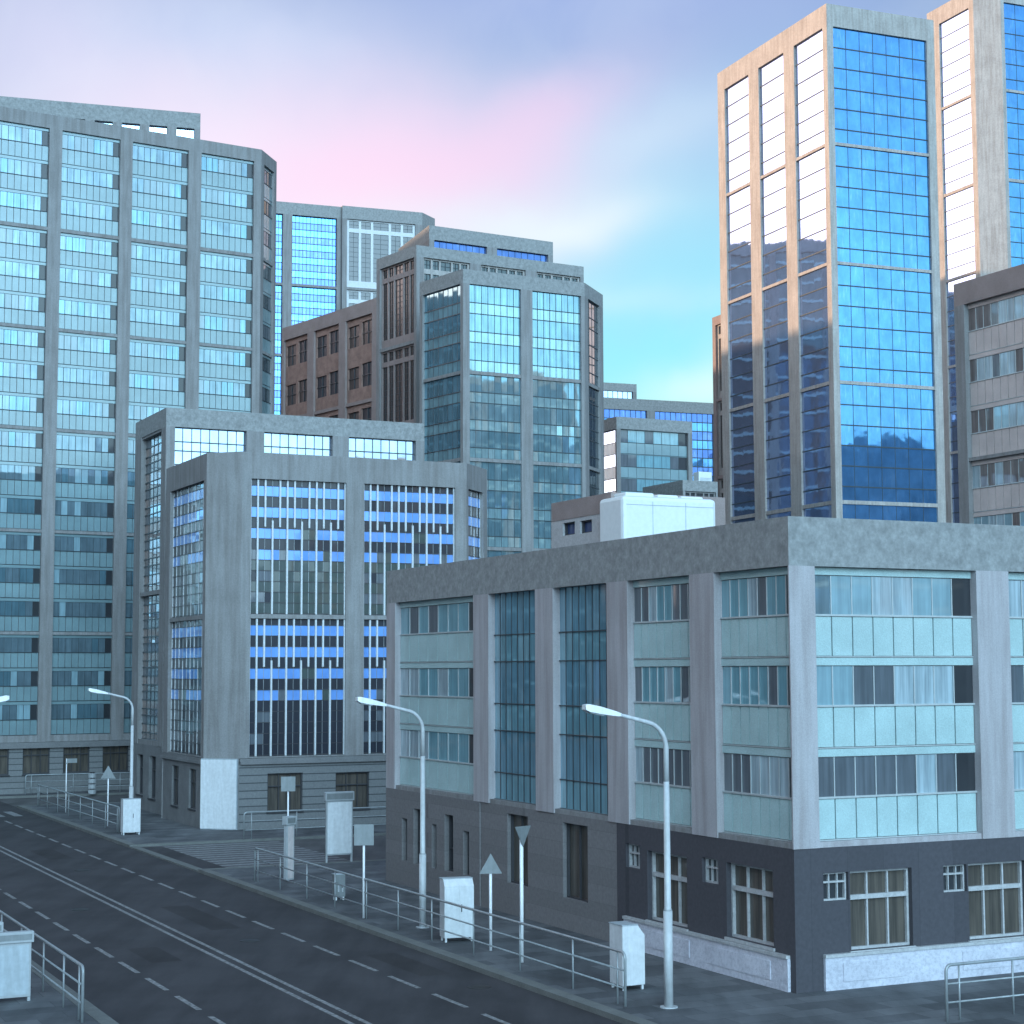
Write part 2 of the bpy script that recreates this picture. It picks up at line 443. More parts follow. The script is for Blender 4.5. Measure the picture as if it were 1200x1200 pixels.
def st_fin(B, f, a, b, z0, z1, gi=0, cols=13, nrow=12.7, dark='glass_ink', fw=.05, fd=.17, **k):
    r = B.r; h = (z1-z0)/nrow; w = (b-a)/cols; cw = MB(); zt = z1; i = 0; W = []
    rnd = random.Random(5+int(a*10))
    while zt > z0+.01:
        hh = h*.6 if i == 0 else h
        zl = max(z0, zt-hh); wm = MB()
        for c in range(cols):
            if i == 5 and c in (7, 8): mt = 'glass_moss'
            elif i in (1, 3, 5): mt = 'glass_stripe'
            elif i == 7: mt = rnd.choice(('glass_stripe', 'glass_stripe', 'glass_stripe', 'glass_stripe', 'glass_mid', 'glass_moss'))
            elif i in (9, 11) and c in (0, 1, 2): mt = rnd.choice(('glass_mid', 'glass_mid', 'glass_ink'))
            elif i == 5 and c == 7: mt = 'glass_mid'
            elif i >= 8 and gi == 0: mt = 'glass_moss'
            else: mt = dark
            f.pane(wm, a+c*w, a+(c+1)*w, zl, zt, r-.05-.006*(c % 2), mt)
        W.append(wm)
        f.box(cw, a, b, zl-.02, zl+.02, r-.085, r-.004, 'dark_steel')
        zt = zl; i += 1
    zm = z1-4.3*h
    for c in range(1, cols):
        x = a+c*w; k4 = c % 4
        t0, t1 = {1: (z0, z1), 2: (zm-.2*h, z1), 3: (z0, zm+.45*h), 0: (zm-.2*h, z1)}[k4]
        f.box(cw, x-fw, x+fw, t0+.02, t1-.02, r-fd, r-.006, 'fin_white')
        f.box(cw, x-.012, x+.012, z0+.02, z1-.02, r-.08, r-.008, 'rail_metal')
    for x in (a+.03, b-.03): f.box(cw, x-fw*.6, x+fw*.6, z0+.01, z1-.01, r-fd, r-.006, 'fin_white')
    o = cw.build('curtain_wall', B.root)
    for wm in W: wm.build('window', o)

def st_slot(B, f, a, b, z0, z1, gi=0, widths=(1, 1, 1.6, 1, 1), fin='slot_fin', pane='glass_brown', top=.13, foot=.1, fw=.22, nh=14, **k):
    """dark vertical slots between pale fins, a short row above a long one"""
    r = B.r; cw = MB(); H = z1-z0; gap = (b-a)*fw/(len(widths)+1); tw = (b-a)-gap*(len(widths)+1)
    x = a; W = []
    cuts = [(z1-top*H+.0, z1-.02*H), (z0+foot*H, z1-(top+.06)*H)]
    f.box(cw, a, b, z1-.02*H, z1-.003, r-.2, r-.004, fin)
    f.box(cw, a, b, z1-(top+.06)*H, z1-top*H, r-.2, r-.004, fin)
    f.box(cw, a, b, z0+.003, z0+foot*H, r-.2, r-.004, fin)
    for q, wd in enumerate(widths):
        f.box(cw, x, x+gap, z0+.01, z1-.01, r-.22, r-.006, fin); x += gap
        w = tw*wd/sum(widths); wm = MB()
        for (c0, c1) in cuts:
            f.quad(wm, x, x+w, c0, c1, r-.05, pane)
            m = max(1, int(round(nh*(c1-c0)/H)))
            for j in range(1, m):
                zz = c0+(c1-c0)*j/m; f.box(wm, x, x+w, zz-.02, zz+.02, r-.1, r-.055, 'mullion')
            f.box(wm, x+w/2-.015, x+w/2+.015, c0, c1, r-.12, r-.057, 'mullion')
        W.append(wm); x += w
    f.box(cw, x, x+gap, z0+.01, z1-.01, r-.22, r-.006, fin)
    o = cw.build('curtain_wall', B.root)
    for wm in W: wm.build('window', o)

def st_brown(B, f, a, b, z0, z1, gi=0, n=2, **k):
    r = B.r; h = (z1-z0)/n; cw = MB(); W = []; w = b-a; rnd = random.Random(int(a*9)+gi)
    for i in range(n):
        zt = z1-i*h
        hs = [(a+.04*w, a+.45*w, zt-.68*h, zt-.16*h), (a+.55*w, a+.97*w, zt-.68*h, zt-.12*h)]
        f.holed(cw, a, b, zt-h+.004, zt-.004, hs, r*.55, r-.02, 'brown_panel')
        for hh in hs:
            wm = MB(); f.quad(wm, hh[0], hh[1], hh[2], hh[3], r-.04, rnd.choice(('glass_brown', 'glass_ink', 'glass_brown')))
            f.box(wm, hh[0], hh[1], (hh[2]+hh[3])/2-.03, (hh[2]+hh[3])/2+.03, r*.7, r-.045, 'mullion')
            xm = (hh[0]+hh[1])/2; f.box(wm, xm-.03, xm+.03, hh[2], hh[3], r*.72, r-.047, 'mullion')
            W.append(wm)
    o = cw.build('panel_wall', B.root)
    for wm in W: wm.build('window', o)

def framed_window(B, f, rc, r, cols, splits, fr=.07, fmat='frame_pale', pane='glass_dark', proud=.0, hb=None, sill=True, root=None):
    """one recessed window: pane mesh with a frame sub-part"""
    a, b, z0, z1 = rc
    wm = MB(); f.quad(wm, a, b, z0, z1, r-.03, pane); o = wm.build('window', root or B.root)
    fm = MB(); d0, d1 = r-.14+proud, r-.034
    f.box(fm, a, a+fr, z0, z1, d0, d1, fmat); f.box(fm, b-fr, b, z0, z1, d0, d1, fmat)
    f.box(fm, a+fr, b-fr, z1-fr, z1, d0, d1, fmat); f.box(fm, a+fr, b-fr, z0, z0+fr, d0, d1, fmat)
    hb = hb or fr
    zs = [z0+fr] + [z0+(z1-z0)*t for t in splits] + [z1-fr]
    for t in splits:
        zz = z0+(z1-z0)*t; f.box(fm, a+fr, b-fr, zz-hb/2, zz+hb/2, d0-.012, d1, fmat)
    w = (b-a)/cols
    for c in range(1, cols):
        f.box(fm, a+c*w-fr*.36, a+c*w+fr*.36, z0+fr, z1-fr, d0+.02, d1-.002, fmat)
    fm.build('frame', o)
    if sill:
        sm = MB(); f.box(sm, a-.06, b+.06, z0-.09, z0-.004, -.03, r-.02, fmat); sm.build('sill', o)
    return o

# ================================================================ THE GROUND
ZR = -.14
def uvbox(mb, u0, u1, v0, v1, z0, z1, mat):
    q = [UV(u0, v0), UV(u1, v0), UV(u1, v1), UV(u0, v1)]
    mb.hexa([(x, y, z0) for x, y in q]+[(x, y, z1) for x, y in q], mat)
def uvsheet(mb, u0, u1, v0, v1, z, mat):
    mb.poly([(*UV(u0, v0), z), (*UV(u1, v0), z), (*UV(u1, v1), z), (*UV(u0, v1), z)], mat)
g = MB(); g.poly([(-3000, -3000, ZR-.03), (3000, -3000, ZR-.03), (3000, 3000, ZR-.03), (-3000, 3000, ZR-.03)], 'earth'); struct('ground', g)
KR, KL = 23.25, 11.35
kw = .42
g = MB(); uvsheet(g, KL-.1, KR+.1, -60, 260, ZR, 'asphalt'); struct('road', g)
g = MB(); uvsheet(g, KR+.1, 140, 80.6, 93.4, ZR+.03, 'asphalt_side'); struct('side_street', g)
g = MB(); uvbox(g, KR+.001, KR+kw-.001, 80.6, 93.4, ZR-.02, ZR+.075, 'kerb_stone'); struct('dropped_kerb', g)
g = MB(); uvsheet(g, KR+.5, 24.85, 81.0, 92.9, ZR+.034, 'asphalt'); struct('asphalt_patch', g)
g = MB(); uvsheet(g, -160, KL-.1, 124.6, 134.0, ZR, 'asphalt_side'); uvsheet(g, KR+.1, 160, 124.6, 134.0, ZR, 'asphalt_side'); struct('cross_street', g)
def pavement(u0, u1, v0, v1, edges):
    g = MB(); uvbox(g, u0, u1, v0, v1, ZR-.02, 0, 'paving'); struct('pavement', g)
    k = MB()
    for (a, b, c, d) in edges: uvbox(k, a, b, c, d, ZR-.02, .012, 'kerb_stone')
    if k.v: struct('kerb', k)
kw = .42
pavement(KR+kw, 140, -60, 80.6-kw, [(KR, KR+kw, -60, 80.6-kw), (KR, 140, 80.6-kw, 80.6)])
pavement(KR+kw, 140, 93.4+kw, 124.6-kw, [(KR, KR+kw, 93.4+kw, 124.6-kw), (KR, 140, 93.4, 93.4+kw), (KR, 140, 124.6-kw, 124.6)])
pavement(KR+kw, 160, 134+kw, 260, [(KR, 160, 134, 134+kw), (KR, KR+kw, 134+kw, 260)])
pavement(-160, KL-kw, -60, 124.6-kw, [(KL-kw, KL, -60, 124.6-kw), (-160, KL, 124.6-kw, 124.6)])
pavement(-160, KL-kw, 134+kw, 260, [(-160, KL, 134, 134+kw)])
# markings
lm = MB()
for u in (16.95, 17.36): uvsheet(lm, u-.075, u+.075, -10, 115, ZR+.004, 'lane_paint')
struct('centre_line', lm)
for nm, u, v0 in (('lane_line', 20.57, 42.9), ('lane_line', 13.95, 45.9)):
    dm = MB(); v = v0-3.33*12
    while v < 116: uvsheet(dm, u-.08, u+.08, v-1.15, v+1.15, ZR+.004, 'lane_paint'); v += 3.33
    struct(nm, dm)
for k_, (u, v, du, dv) in enumerate(((19.1, 66, 1.1, 7), (15.3, 58, 1.0, 3.2), (21.9, 52.5, 1.0, 4.5), (12.6, 78, .9, 9), (18.9, 92, 1.2, 5))):
    pm = MB(); uvsheet(pm, u-du/2, u+du/2, v-dv/2, v+dv/2, ZR+.0025, 'asphalt_patch'); struct('asphalt_repair', pm)
for u, v in ((19.0, 59.5), (15.6, 70.2), (22.2, 47.8), (18.7, 84)):
    pm = MB(); pts = [UV(u+.34*cos(2*pi*q/24), v+.34*sin(2*pi*q/24)) for q in range(24)]
    pm.prism(pts, ZR-.03, ZR+.008, 'manhole_iron'); o = pm.build('manhole_cover')
    tag(o, 'round iron manhole cover set in the dark asphalt of the main road', 'manhole cover', 'manhole covers in the road')
zm = MB(); v = 81.3
while v < 92.4: uvsheet(zm, 24.9, 31.2, v, v+.6, ZR+.036, 'zebra_paint'); v += 1.0
struct('zebra_crossing', zm)
zm = MB(); u = KL+.5
while u < KR-.4: uvsheet(zm, u, u+.55, 117.2, 121.4, ZR+.004, 'zebra_paint'); u += 1.1
struct('zebra_crossing', zm)

# ================================================================ NEAR OFFICE BLOCK (A)
cA = UV(29.27, 42.04)
def uvp(u, v): return UV(u, v)
A_l = UV(29.27, 72.6); A_r = UV(29.27+34, 42.04); A_b = UV(29.27+34, 72.6)
fa = Face(A_l, cA); fu = Face(cA, A_r)
zt = fu.zz(936, 605.2); zg = fu.zz(941, 995); zpar = fu.zz(955, 663.5)
A = Building('office_block', 'low four storey corner office block with pale panel floors over a charcoal ground floor', [A_l, cA, A_r, A_b], zt, zpar, r=.34, mat='light_concrete')
fa, fu = A.F[0], A.F[1]
bays = [(fa.S(a, 700), fa.S(b, 700)) for a, b in ((463, 554.5), (572, 626.8), (647.5, 710.5), (734.7, 807.5), (836.5, 923.6))]
zb = zg+.0
# long side: strip bays 0,3,4 and dark curtain bays 1,2
A.done.add(0)
edges = [0]+[x for q in bays for x in q]+[fa.L]
for k in range(0, len(edges), 2):
    pm = MB(); fa.box(pm, edges[k], edges[k+1], zg, zpar, 0, A.r, 'light_concrete'); A.pillars.append(pm)
for k, (a, b) in enumerate(bays):
    fa.box(A.wall, a, b, zg, zg+.16, .05, A.r, 'concrete')
    if k in (1, 2): st_grid(A, fa, a, b, zg+.16, zpar, n=3, cols=8, rows=((.61, 'glass_teal'), (.39, 'glass_teal_pale')), hw=.04, mw=.022)
    else: st_strip(A, fa, a, b, zg+.16, zpar, gi=k, n=3, cols=8, seed=3)
p = fu.S(1181.8, 680)-fu.S(955, 680)
ub = [(fu.S(955, 680)+p*k, fu.S(1144, 680)+p*k) for k in range(6) if fu.S(1144, 680)+p*k < fu.L-.3]
A.facade(1, ub, [(zg+.16, zpar)], zg, st_strip, n=3, cols=8, seed=8, kinds=('glass_mid', 'glass_pale', 'glass_curtain', 'glass_curtain', 'glass_pale', 'glass_lagoon'))
# charcoal ground floor of the street front (u)
sw, bw = fu.rect(965.4, 994.8, 1022.7, 1055.8), fu.rect(996.5, 1069, 1019, 1111.5)
zl1 = fu.zz(966, 1118.7); zl0 = fu.zz(966, 1161.4); per = fu.S(1106.4, 1040)-fu.S(965.4, 1040)
smalls = [(sw[0]+k*per, sw[1]+k*per, sw[2], sw[3]) for k in range(7)]
bigs = [(bw[0]+k*per, bw[1]+k*per, bw[2], bw[3]) for k in range(7)]
smalls = [q for q in smalls if q[1] < fu.L-.5]; bigs = [q for q in bigs if q[1] < fu.L-.5]
fu.holed(A.wall, 0, fu.L, 0, zg, smalls+bigs, .03, A.r, 'tile_charcoal')
for q in smalls: framed_window(A, fu, q, A.r-.05, 3, (.66,), .05, pane='glass_dark', sill=False)
for q in bigs: framed_window(A, fu, q, A.r, 3, (.66,), .075, hb=.13, pane='glass_warm')
pl = MB(); a = fu.S(966, 1140)
fu.box(pl, a, fu.L-.5, zl0, zl1-.09, -.07, .028, 'plinth'); fu.box(pl, a-.02, fu.L-.5, zl1-.09, zl1, -.12, .026, 'frame_pale')
k = a+.6
while k < fu.L-3:
    fu.box(pl, k, k+2.1, zl0+.22, zl1-.26, -.095, -.072, 'plinth'); k += per
pl.build('plinth', A.root)
# charcoal part of the long side
ac = fa.S(722, 1000)
hs = [fa.rect(732.3, 748.7, 989.5, 1017.5), fa.rect(757.5, 803.7, 1000.5, 1083), fa.rect(821.7, 840.5, 1006, 1035.5), fa.rect(850, 904.5, 1015, 1104)]
fa.holed(A.wall, ac, fa.L, 0, zg, hs, .03, A.r, 'tile_charcoal')
for k, q in enumerate(hs):
    if k % 2: framed_window(A, fa, q, A.r, 3, (.66,), .075, hb=.13, pane='glass_warm')
    else: framed_window(A, fa, q, A.r-.05, 3, (.62,), .05, pane='glass_dark', sill=False)
pl = MB(); a0, a1 = fa.S(733, 1090), fa.S(925.5, 1140)
fa.box(pl, a0, a1, zl0, zl1-.09, -.07, .028, 'plinth'); fa.box(pl, a0, a1, zl1-.09, zl1, -.12, .026, 'frame_pale')
for t in (.08, .55): fa.box(pl, a0+(a1-a0)*t, a0+(a1-a0)*(t+.36), zl0+.22, zl1-.26, -.095, -.072, 'plinth')
pl.build('plinth', A.root)
# brown tiled part with slits and two tall windows
sl = [fa.rect(*q) for q in ((471, 477, 959, 1009), (484.6, 493, 948, 1013), (506, 511.5, 966, 1018), (521, 531, 955, 1021.5), (542.7, 549.6, 974, 1026))]
tw = [fa.rect(593, 617, 955, 1037), fa.rect(658, 687, 966, 1055)]
xb = fa.S(562, 1000)
fa.holed(A.wall, 0, xb, 0, zg, sl, .0, A.r, 'tile_brown'); fa.holed(A.wall, xb, ac, 0, zg, tw, .05, A.r, 'tile_brown')
for q in sl: framed_window(A, fa, q, A.r, 1, (.4,), .04, 'dark_steel', 'glass_dark', sill=False)
for q in tw: framed_window(A, fa, q, A.r, 2, (.99,), .05, 'dark_steel', 'glass_warm', sill=False)
A.finish()

# things on its roof
rz = zt-.9
pw = sight(730, 600, 64.5); wr = hitdir(pw, 64, 840, 600); wl = hitdir(pw, 154, 701, 600)
wb = (wl[0]+wr[0]-pw[0], wl[1]+wr[1]-pw[1])
zw = sight(730, 580, 64.5)[2]
F4 = make_faces([wl, pw[:2], wr, wb])
root = tag(empty('roof_housing', (*pw[:2], rz)), 'large white rounded plant housing on the flat roof of the corner block', 'roof housing')
bm_ = MB(); bm_.prism([wl, pw[:2], wr, wb], rz, zw, 'roof_white'); o = bm_.build('casing', root, bevel=.16)
jm = MB()
for q in (.31, .66): F4[1].box(jm, F4[1].L*q, F4[1].L*q+.02, rz+.2, zw-.2, -.012, .01, 'panel_grey')
F4[1].box(jm, .15, F4[1].L-.15, zw-.34, zw-.32, -.011, .01, 'panel_grey')
jm.build('seam', root)
for q, l, hh in ((.08, .3, .16), (.42, .22, .12), (.67, .24, .10)):
    cm = MB(); f = F4[1]; L = f.L
    top = [f.P(L*q, 0, .35)[:2], f.P(L*(q+l), 0, .35)[:2], f.P(L*(q+l), 0, 2.0)[:2], f.P(L*q, 0, 2.0)[:2]]
    cm.prism(top, zw-.02, zw+hh, 'roof_white'); cm.build('lid', root, bevel=.06)
pp = sight(646, 590, 70); pr = hitdir(pp, 154, 716, 580)
F = Face(pp[:2], pr); depth = 5
PT = Building('penthouse', 'small brown penthouse with two little blue windows behind the white roof housing', [pp[:2], pr, step(pr, 64, 5), step(pp, 64, 5)], sight(646, 590, 70)[2], Face(pp[:2], pr).zz(655, 610), r=.25, mat='brown_concrete', pmat='brown_concrete', zbase=rz)
f = PT.F[0]; PT.done.add(0)
hs = [f.rect(659, 673, 612, 627), f.rect(679, 693, 609.5, 624.5)]
f.holed(PT.wall, 0, f.L, rz, PT.zpar, hs, .02, .25, 'frame_pale')
for q in hs: framed_window(PT, f, q, .25, 1, (.98,), .05, 'dark_steel', 'glass_navy', sill=False)
PT.finish()

# ================================================================ STRIPED OFFICE (M) and the block behind it (M2)
c1 = sight(242.5, 530.8, 103.35)
ml = hitdir(c1, 154, 195, 547.5); c2 = hitdir(c1, 107, 284, 530); c3 = hitdir(c2, 64, 546.7, 542); c4 = hitdir(c3, 19, 571, 551.7)
mb1 = step(c4, -26, 2.5); mb0 = step(ml, 64, 16)
mb1 = step(c4, -26, 6)
fM = Face(c2, c3)
M = Building('striped_office', 'grey office with chamfered corner, blue striped glass and white vertical fins', [ml, c1[:2], c2, c3, c4, mb1, step(ml, 64, 6)], c1[2], fM.zz(293, 560.5), r=.3, pmat='concrete')
fl, fc, fm, fr_ = M.F[0], M.F[1], M.F[2], M.F[3]
zgm = fm.zz(293, 888.5)
G1 = (fm.zz(293, 719.5), M.zpar); G2 = (fm.zz(293, 887), fm.zz(293, 724.5))
M.facade(2, [(fm.S(293.5, 700), fm.S(405.3, 700)), (fm.S(426.5, 700), fm.S(533.5, 700))], [G1, G2], zgm, st_fin, cols=13)
M.facade(0, [(fl.S(198, 700), fl.S(237.5, 700))], [G1, G2], zgm, st_fin, cols=9, fw=.025, fd=.09)
M.facade(3, [(fr_.S(549, 600), fr_.S(566.5, 600))], [G1, G2], zgm, st_fin, cols=5, fw=.025, fd=.09)
M.solid(1, 0, M.zpar)
cor = MB()
for ff in (fm, fl):
    ff.box(cor, .0 if ff is fl else .05, ff.L-.05, zgm-.36, zgm-.2, -.12, M.r, 'stone'); ff.box(cor, .03, ff.L-.03, zgm-.2, zgm-.02, -.05, M.r, 'stone')
cor.build('cornice', M.root)
wh = [fm.rect(313.8, 355, 906, 951), fm.rect(393.7, 433, 905, 948)]; pr_ = wh[1][0]-wh[0][0]
wh.append((wh[1][0]+pr_, wh[1][1]+pr_, wh[1][2], wh[1][3]))
wh = [q for q in wh if q[1] < fm.L-.2]
fm.holed(M.wall, 0, fm.L, 0, zgm-.36, wh, .04, M.r, 'rustic_stone')
for q in wh: framed_window(M, fm, q, M.r, 3, (.66,), .07, 'dark_steel', 'glass_warm')
wh = [fl.rect(200.8, 208.5, 897, 944), fl.rect(220.8, 228.8, 901, 948)]
fl.holed(M.wall, 0, fl.L, 0, zgm-.36, wh, .04, M.r, 'stone')
for q in wh: framed_window(M, fl, q, M.r, 2, (.66,), .06, 'dark_steel', 'glass_warm')
M.finish()
# big blank poster panel on the chamfer
f = fc
a0, _ = f.at(237, 900); a1, _ = f.at(279.5, 900)
pm = MB(); f.box(pm, a0, a1, f.zz(258, 972), f.zz(258, 889), -.16, -.04, 'panel_grey')
pn = MB(); f.box(pn, a0+.06, a1-.06, f.zz(258, 972)+.06, f.zz(258, 889)-.06, -.17, -.155, 'cabinet_white')
bo = pm.build('poster_panel', None); tag(bo, 'big blank white poster panel standing against the chamfered grey corner', 'poster panel')
pn.build('poster_sheet', bo)

c1 = sight(195, 477.5, 113.9); ml2 = hitdir(c1, 154, 159, 495); mr2 = hitdir(c1, 64, 497, 495.5)
f2 = Face(c1, mr2)
M2 = Building('office_block', 'grey block with brownish side windows rising just behind the striped office', [ml2, c1[:2], mr2, step(mr2, -26, 14), step(ml2, 64, Face(c1, mr2).L)], c1[2], f2.zz(205, 500), r=.4)
f0, f1 = M2.F[0], M2.F[1]
b3 = [(f1.S(205, 520), f1.S(289, 520)), (f1.S(309.7, 520), f1.S(390, 520)), (f1.S(409, 520), f1.S(487.5, 520))]
gz = [(f1.zz(205, 690), M2.zpar-.02), (f1.zz(205, 872), f1.zz(205, 694))]
M2.facade(1, b3, gz, gz[1][0]-.3, st_grid, n=7, cols=8, rows=((.6, 'glass_sky'), (.4, 'glass_sky')), hw=.07, mw=.05)
fz = [(f0.zz(178, 692), f0.zz(178, 510)), (f0.zz(178, 868), f0.zz(178, 697))]
M2.facade(0, [(f0.S(163, 700), f0.S(186.5, 700))], fz, fz[1][0]-.3, st_grid, n=6, cols=5, rows=((.36, 'glass_mid'), (.36, 'glass_tan'), (.28, 'glass_brownish')), hw=.07, mw=.035)
zz2 = fz[1][0]-.3
wh = [f0.rect(160, 167, 884, 931), f0.rect(174, 182, 886, 936)]
f0.holed(M2.wall, 0, f0.L, 0, zz2, wh, .04, .4, 'stone')
for q in wh: framed_window(M2, f0, q, .4, 2, (.66,), .06, 'dark_steel', 'glass_dark')
f1.box(M2.wall, 0, f1.L, 0, gz[1][0]-.3, .04, .4, 'stone')
M2.finish()

# ================================================================ BIG LEFT OFFICE (L)
pa = sight(150, 926, 138.0); az = 57.8
lr = hitdir(pa, az, 306.7, 175.3); ll = hitdir(pa, az, -330, 600); lc = hitdir(lr, 12, 324.3, 190)
fL = Face(ll, lr)
L = Building('high_office', 'tall wide teal glass office with grey pillars at the left edge', [ll, lr, lc, step(lc, -32, 12), step(ll, -32, 20)], fL.zz(306.7, 175.3), fL.zz(73, 152.5), r=.3, pmat='concrete')
f = L.F[0]
zs = [152.5, 268, 272, 385, 388.5, 502.5, 506, 621.5, 625, 740.5, 744, 861]
gr = [(f.zz(73, zs[i+1]), f.zz(73, zs[i])) for i in range(0, 12, 2)]
B1 = (f.S(73.3, 155), f.S(141.7, 155)); B2 = (f.S(156, 155), f.S(221.7, 155)); B3 = (f.S(236.7, 155), f.S(298.3, 155))
pitch = B2[0]-B1[0]; bays = [B3, B2, B1]; k = 1
while B1[0]-k*pitch > 1: bays.append((B1[0]-k*pitch, B1[1]-k*pitch)); k += 1
bays = bays[::-1]
kk = ('glass_lagoon', 'glass_lagoon', 'glass_lagoon', 'glass_pale', 'glass_lagoon', 'glass_sheen')
L.facade(0, bays, gr, gr[-1][0]-.5, st_strip, n=3, cols=9, sp='spandrel_cool', mul='mullion', kinds=kk)
f2 = L.F[1]
L.facade(1, [(f2.S(308.8, 300), f2.S(320.8, 300))], gr, gr[-1][0]-.5, st_strip, n=3, cols=4, sp='spandrel_cool', mul='mullion', kinds=('glass_slate', 'glass_mid'), last=None)
zc = gr[-1][0]-.5
cor = MB(); f.box(cor, .1, f.L-.1, zc-.45, zc-.02, -.18, L.r, 'stone'); cor.build('cornice', L.root)
w1 = f.rect(27.3, 59, 871.5, 907); w2 = f.rect(74.7, 106, 871, 905.5); per = w2[0]-w1[0]
wh = [(w1[0]+k*per, w1[1]+k*per, w1[2], w1[3]) for k in range(-5, 7)]; wh = [q for q in wh if q[0] > .5 and q[1] < f.L-.3]
f.holed(L.wall, 0, f.L, 0, zc-.45, wh, .06, L.r, 'rustic_stone')
for q in wh: framed_window(L, f, q, L.r, 3, (.62,), .08, 'dark_steel', 'glass_warm')
f2.box(L.wall, 0, f2.L, 0, zc, .0, L.r, 'stone')
L.finish()
# second mass rising behind its roof
p2 = sight(235, 133, 152); pl_ = hitdir(p2, 73, -330, 600)
f = Face(pl_, p2)
X = Building('office_block', 'flat topped grey block rising behind the roof of the teal glass office', [pl_, p2[:2], step(p2, -17, 10), step(pl_, -17, 10)], p2[2], f.zz(190, 147.5), r=.4)
f = X.F[0]
w = [(f.S(a, 155), f.S(b, 155)) for a, b in ((143, 164), (175, 196), (207, 228))]; pt = w[1][0]-w[0][0]
w = [(w[0][0]-k*pt, w[0][1]-k*pt) for k in range(1, 12)][::-1] + w; w = [q for q in w if q[0] > .5]
X.facade(0, w, [(X.zpar-12, X.zpar)], X.zpar-12, st_grid, n=4, cols=4, rows=((1, 'glass_sky'),))
f.box(X.wall, 0, f.L, 0, X.zpar-12, 0, .4, 'concrete')
X.finish()

# ================================================================ CENTRAL GROUP (J)
DJ = 158
c1 = sight(542.5, 315, DJ); jl = hitdir(c1, 143.5, 491.8, 330.5); c2 = hitdir(c1, 62, 685, 332); c3 = hitdir(c2, 20, 706.5, 345.5)
J = Building('glass_office', 'many sided teal glass office with slim grey pillars in the middle of the picture', [jl, c1[:2], c2, c3, step(c3, -28, 6), step(jl, 62, 10)], c1[2], Face(c1, c2).zz(551, 332.5), r=.3)
f = J.F[1]
gr = [(f.zz(551, b), f.zz(551, a)) for a, b in ((332.5, 434), (438, 536), (540, 640), (644, 742), (746, 840))]
J.facade(1, [(f.S(550.5, 450), f.S(611, 450)), (f.S(624.5, 450), f.S(681.5, 450))], gr, 0, st_grid, n=3, cols=8, hw=.07, mw=.04, rows=((.62, 'glass_sheen'), (.38, 'glass_sheen_pale')))
f = J.F[0]; J.facade(0, [(f.S(495, 450), f.S(539.5, 450))], gr, 0, st_grid, n=3, cols=8, hw=.07, mw=.04, rows=((.62, 'glass_sheen'), (.38, 'glass_sheen_pale')))
f = J.F[2]; J.facade(2, [(f.S(690, 450), f.S(703.5, 450))], gr, 0, st_grid, n=3, cols=4, rows=((.6, 'glass_slate'), (.4, 'glass_slate')), hw=.09, mw=.05)
J.finish()
DJ2 = 171
c1 = sight(488, 287, DJ2); jl2 = hitdir(c1, 144.5, 441.3, 303.8); c2 = hitdir(c1, 60, 684, 314)
J2 = Building('office_block', 'taller grey block with dark vertical slots behind the teal glass office', [jl2, c1[:2], c2, step(c2, -30, 8), step(jl2, 60, 15)], c1[2], Face(c1, c2).zz(497, 301.5), r=.45)
f = J2.F[1]; ft = J2.F[0]
gr = [(f.zz(497, b), f.zz(497, a)) for a, b in ((301.5, 398), (402, 500), (504, 600))]
J2.facade(1, [(f.S(496.5, 310), f.S(551, 310)), (f.S(564, 310), f.S(616, 310)), (f.S(629, 310), f.S(680, 310))], gr, 0, st_slot, pane='glass_slate', widths=(1, 1, 1.6, 1, 1), top=.13)
J2.facade(0, [(ft.S(445, 330), ft.S(487-2, 330))], [(a, b-.0) for a, b in gr], 0, st_slot, pane='glass_brown', top=.13, fw=.14, fin='brown_concrete')
J2.finish()
DJ3 = 184
c1 = sight(503, 263.8, DJ3); jl3 = hitdir(c1, 159.7, 467, 300); c2 = hitdir(c1, 60, 648, 284.5)
J3 = Building('office_block', 'highest step of the central group, its narrow left side lit orange by the sun', [jl3, c1[:2], c2, step(c2, -22, 8), step(jl3, 60, 9)], c1[2], Face(c1, c2).zz(509, 281), r=.4)
f = J3.F[1]
J3.facade(1, [(f.S(509, 290), f.S(571, 290)), (f.S(582.5, 290), f.S(642.5, 290))], [(J3.zpar-9, J3.zpar), (J3.zpar-18.3, J3.zpar-9.3)], J3.zpar-18.3, st_grid, n=3, cols=8, rows=((1, 'glass_blue'),))
f.box(J3.wall, 0, f.L, 0, J3.zpar-18.3, 0, .4, 'concrete'); J3.finish()
pR = hitdir(jl2, 144.1, 443, 350); pR = step(jl2, 144.1, .2)
p0 = hitdir(pR, 144.1, 330.5, 384)
q0 = Face(p0, pR)
J4 = Building('office_block', 'long brown office wing with paired dark windows left of the slotted block', [p0, pR, step(pR, 54, 6), step(p0, 54, 8)], q0.zz(439, 349.5), q0.zz(435, 367), r=.45, mat='brown_concrete', pmat='brown_concrete')
f = J4.F[0]
gr = [(f.zz(435, b), f.zz(435, a)) for a, b in ((367, 466), (470, 566), (570, 666))]
J4.facade(0, [(f.S(332.5, 420), f.S(360, 420)), (f.S(367.5, 420), f.S(396.7, 420)), (f.S(404.5, 420), f.S(435.5, 420))], gr, 0, st_brown, n=2)
J4.finish()

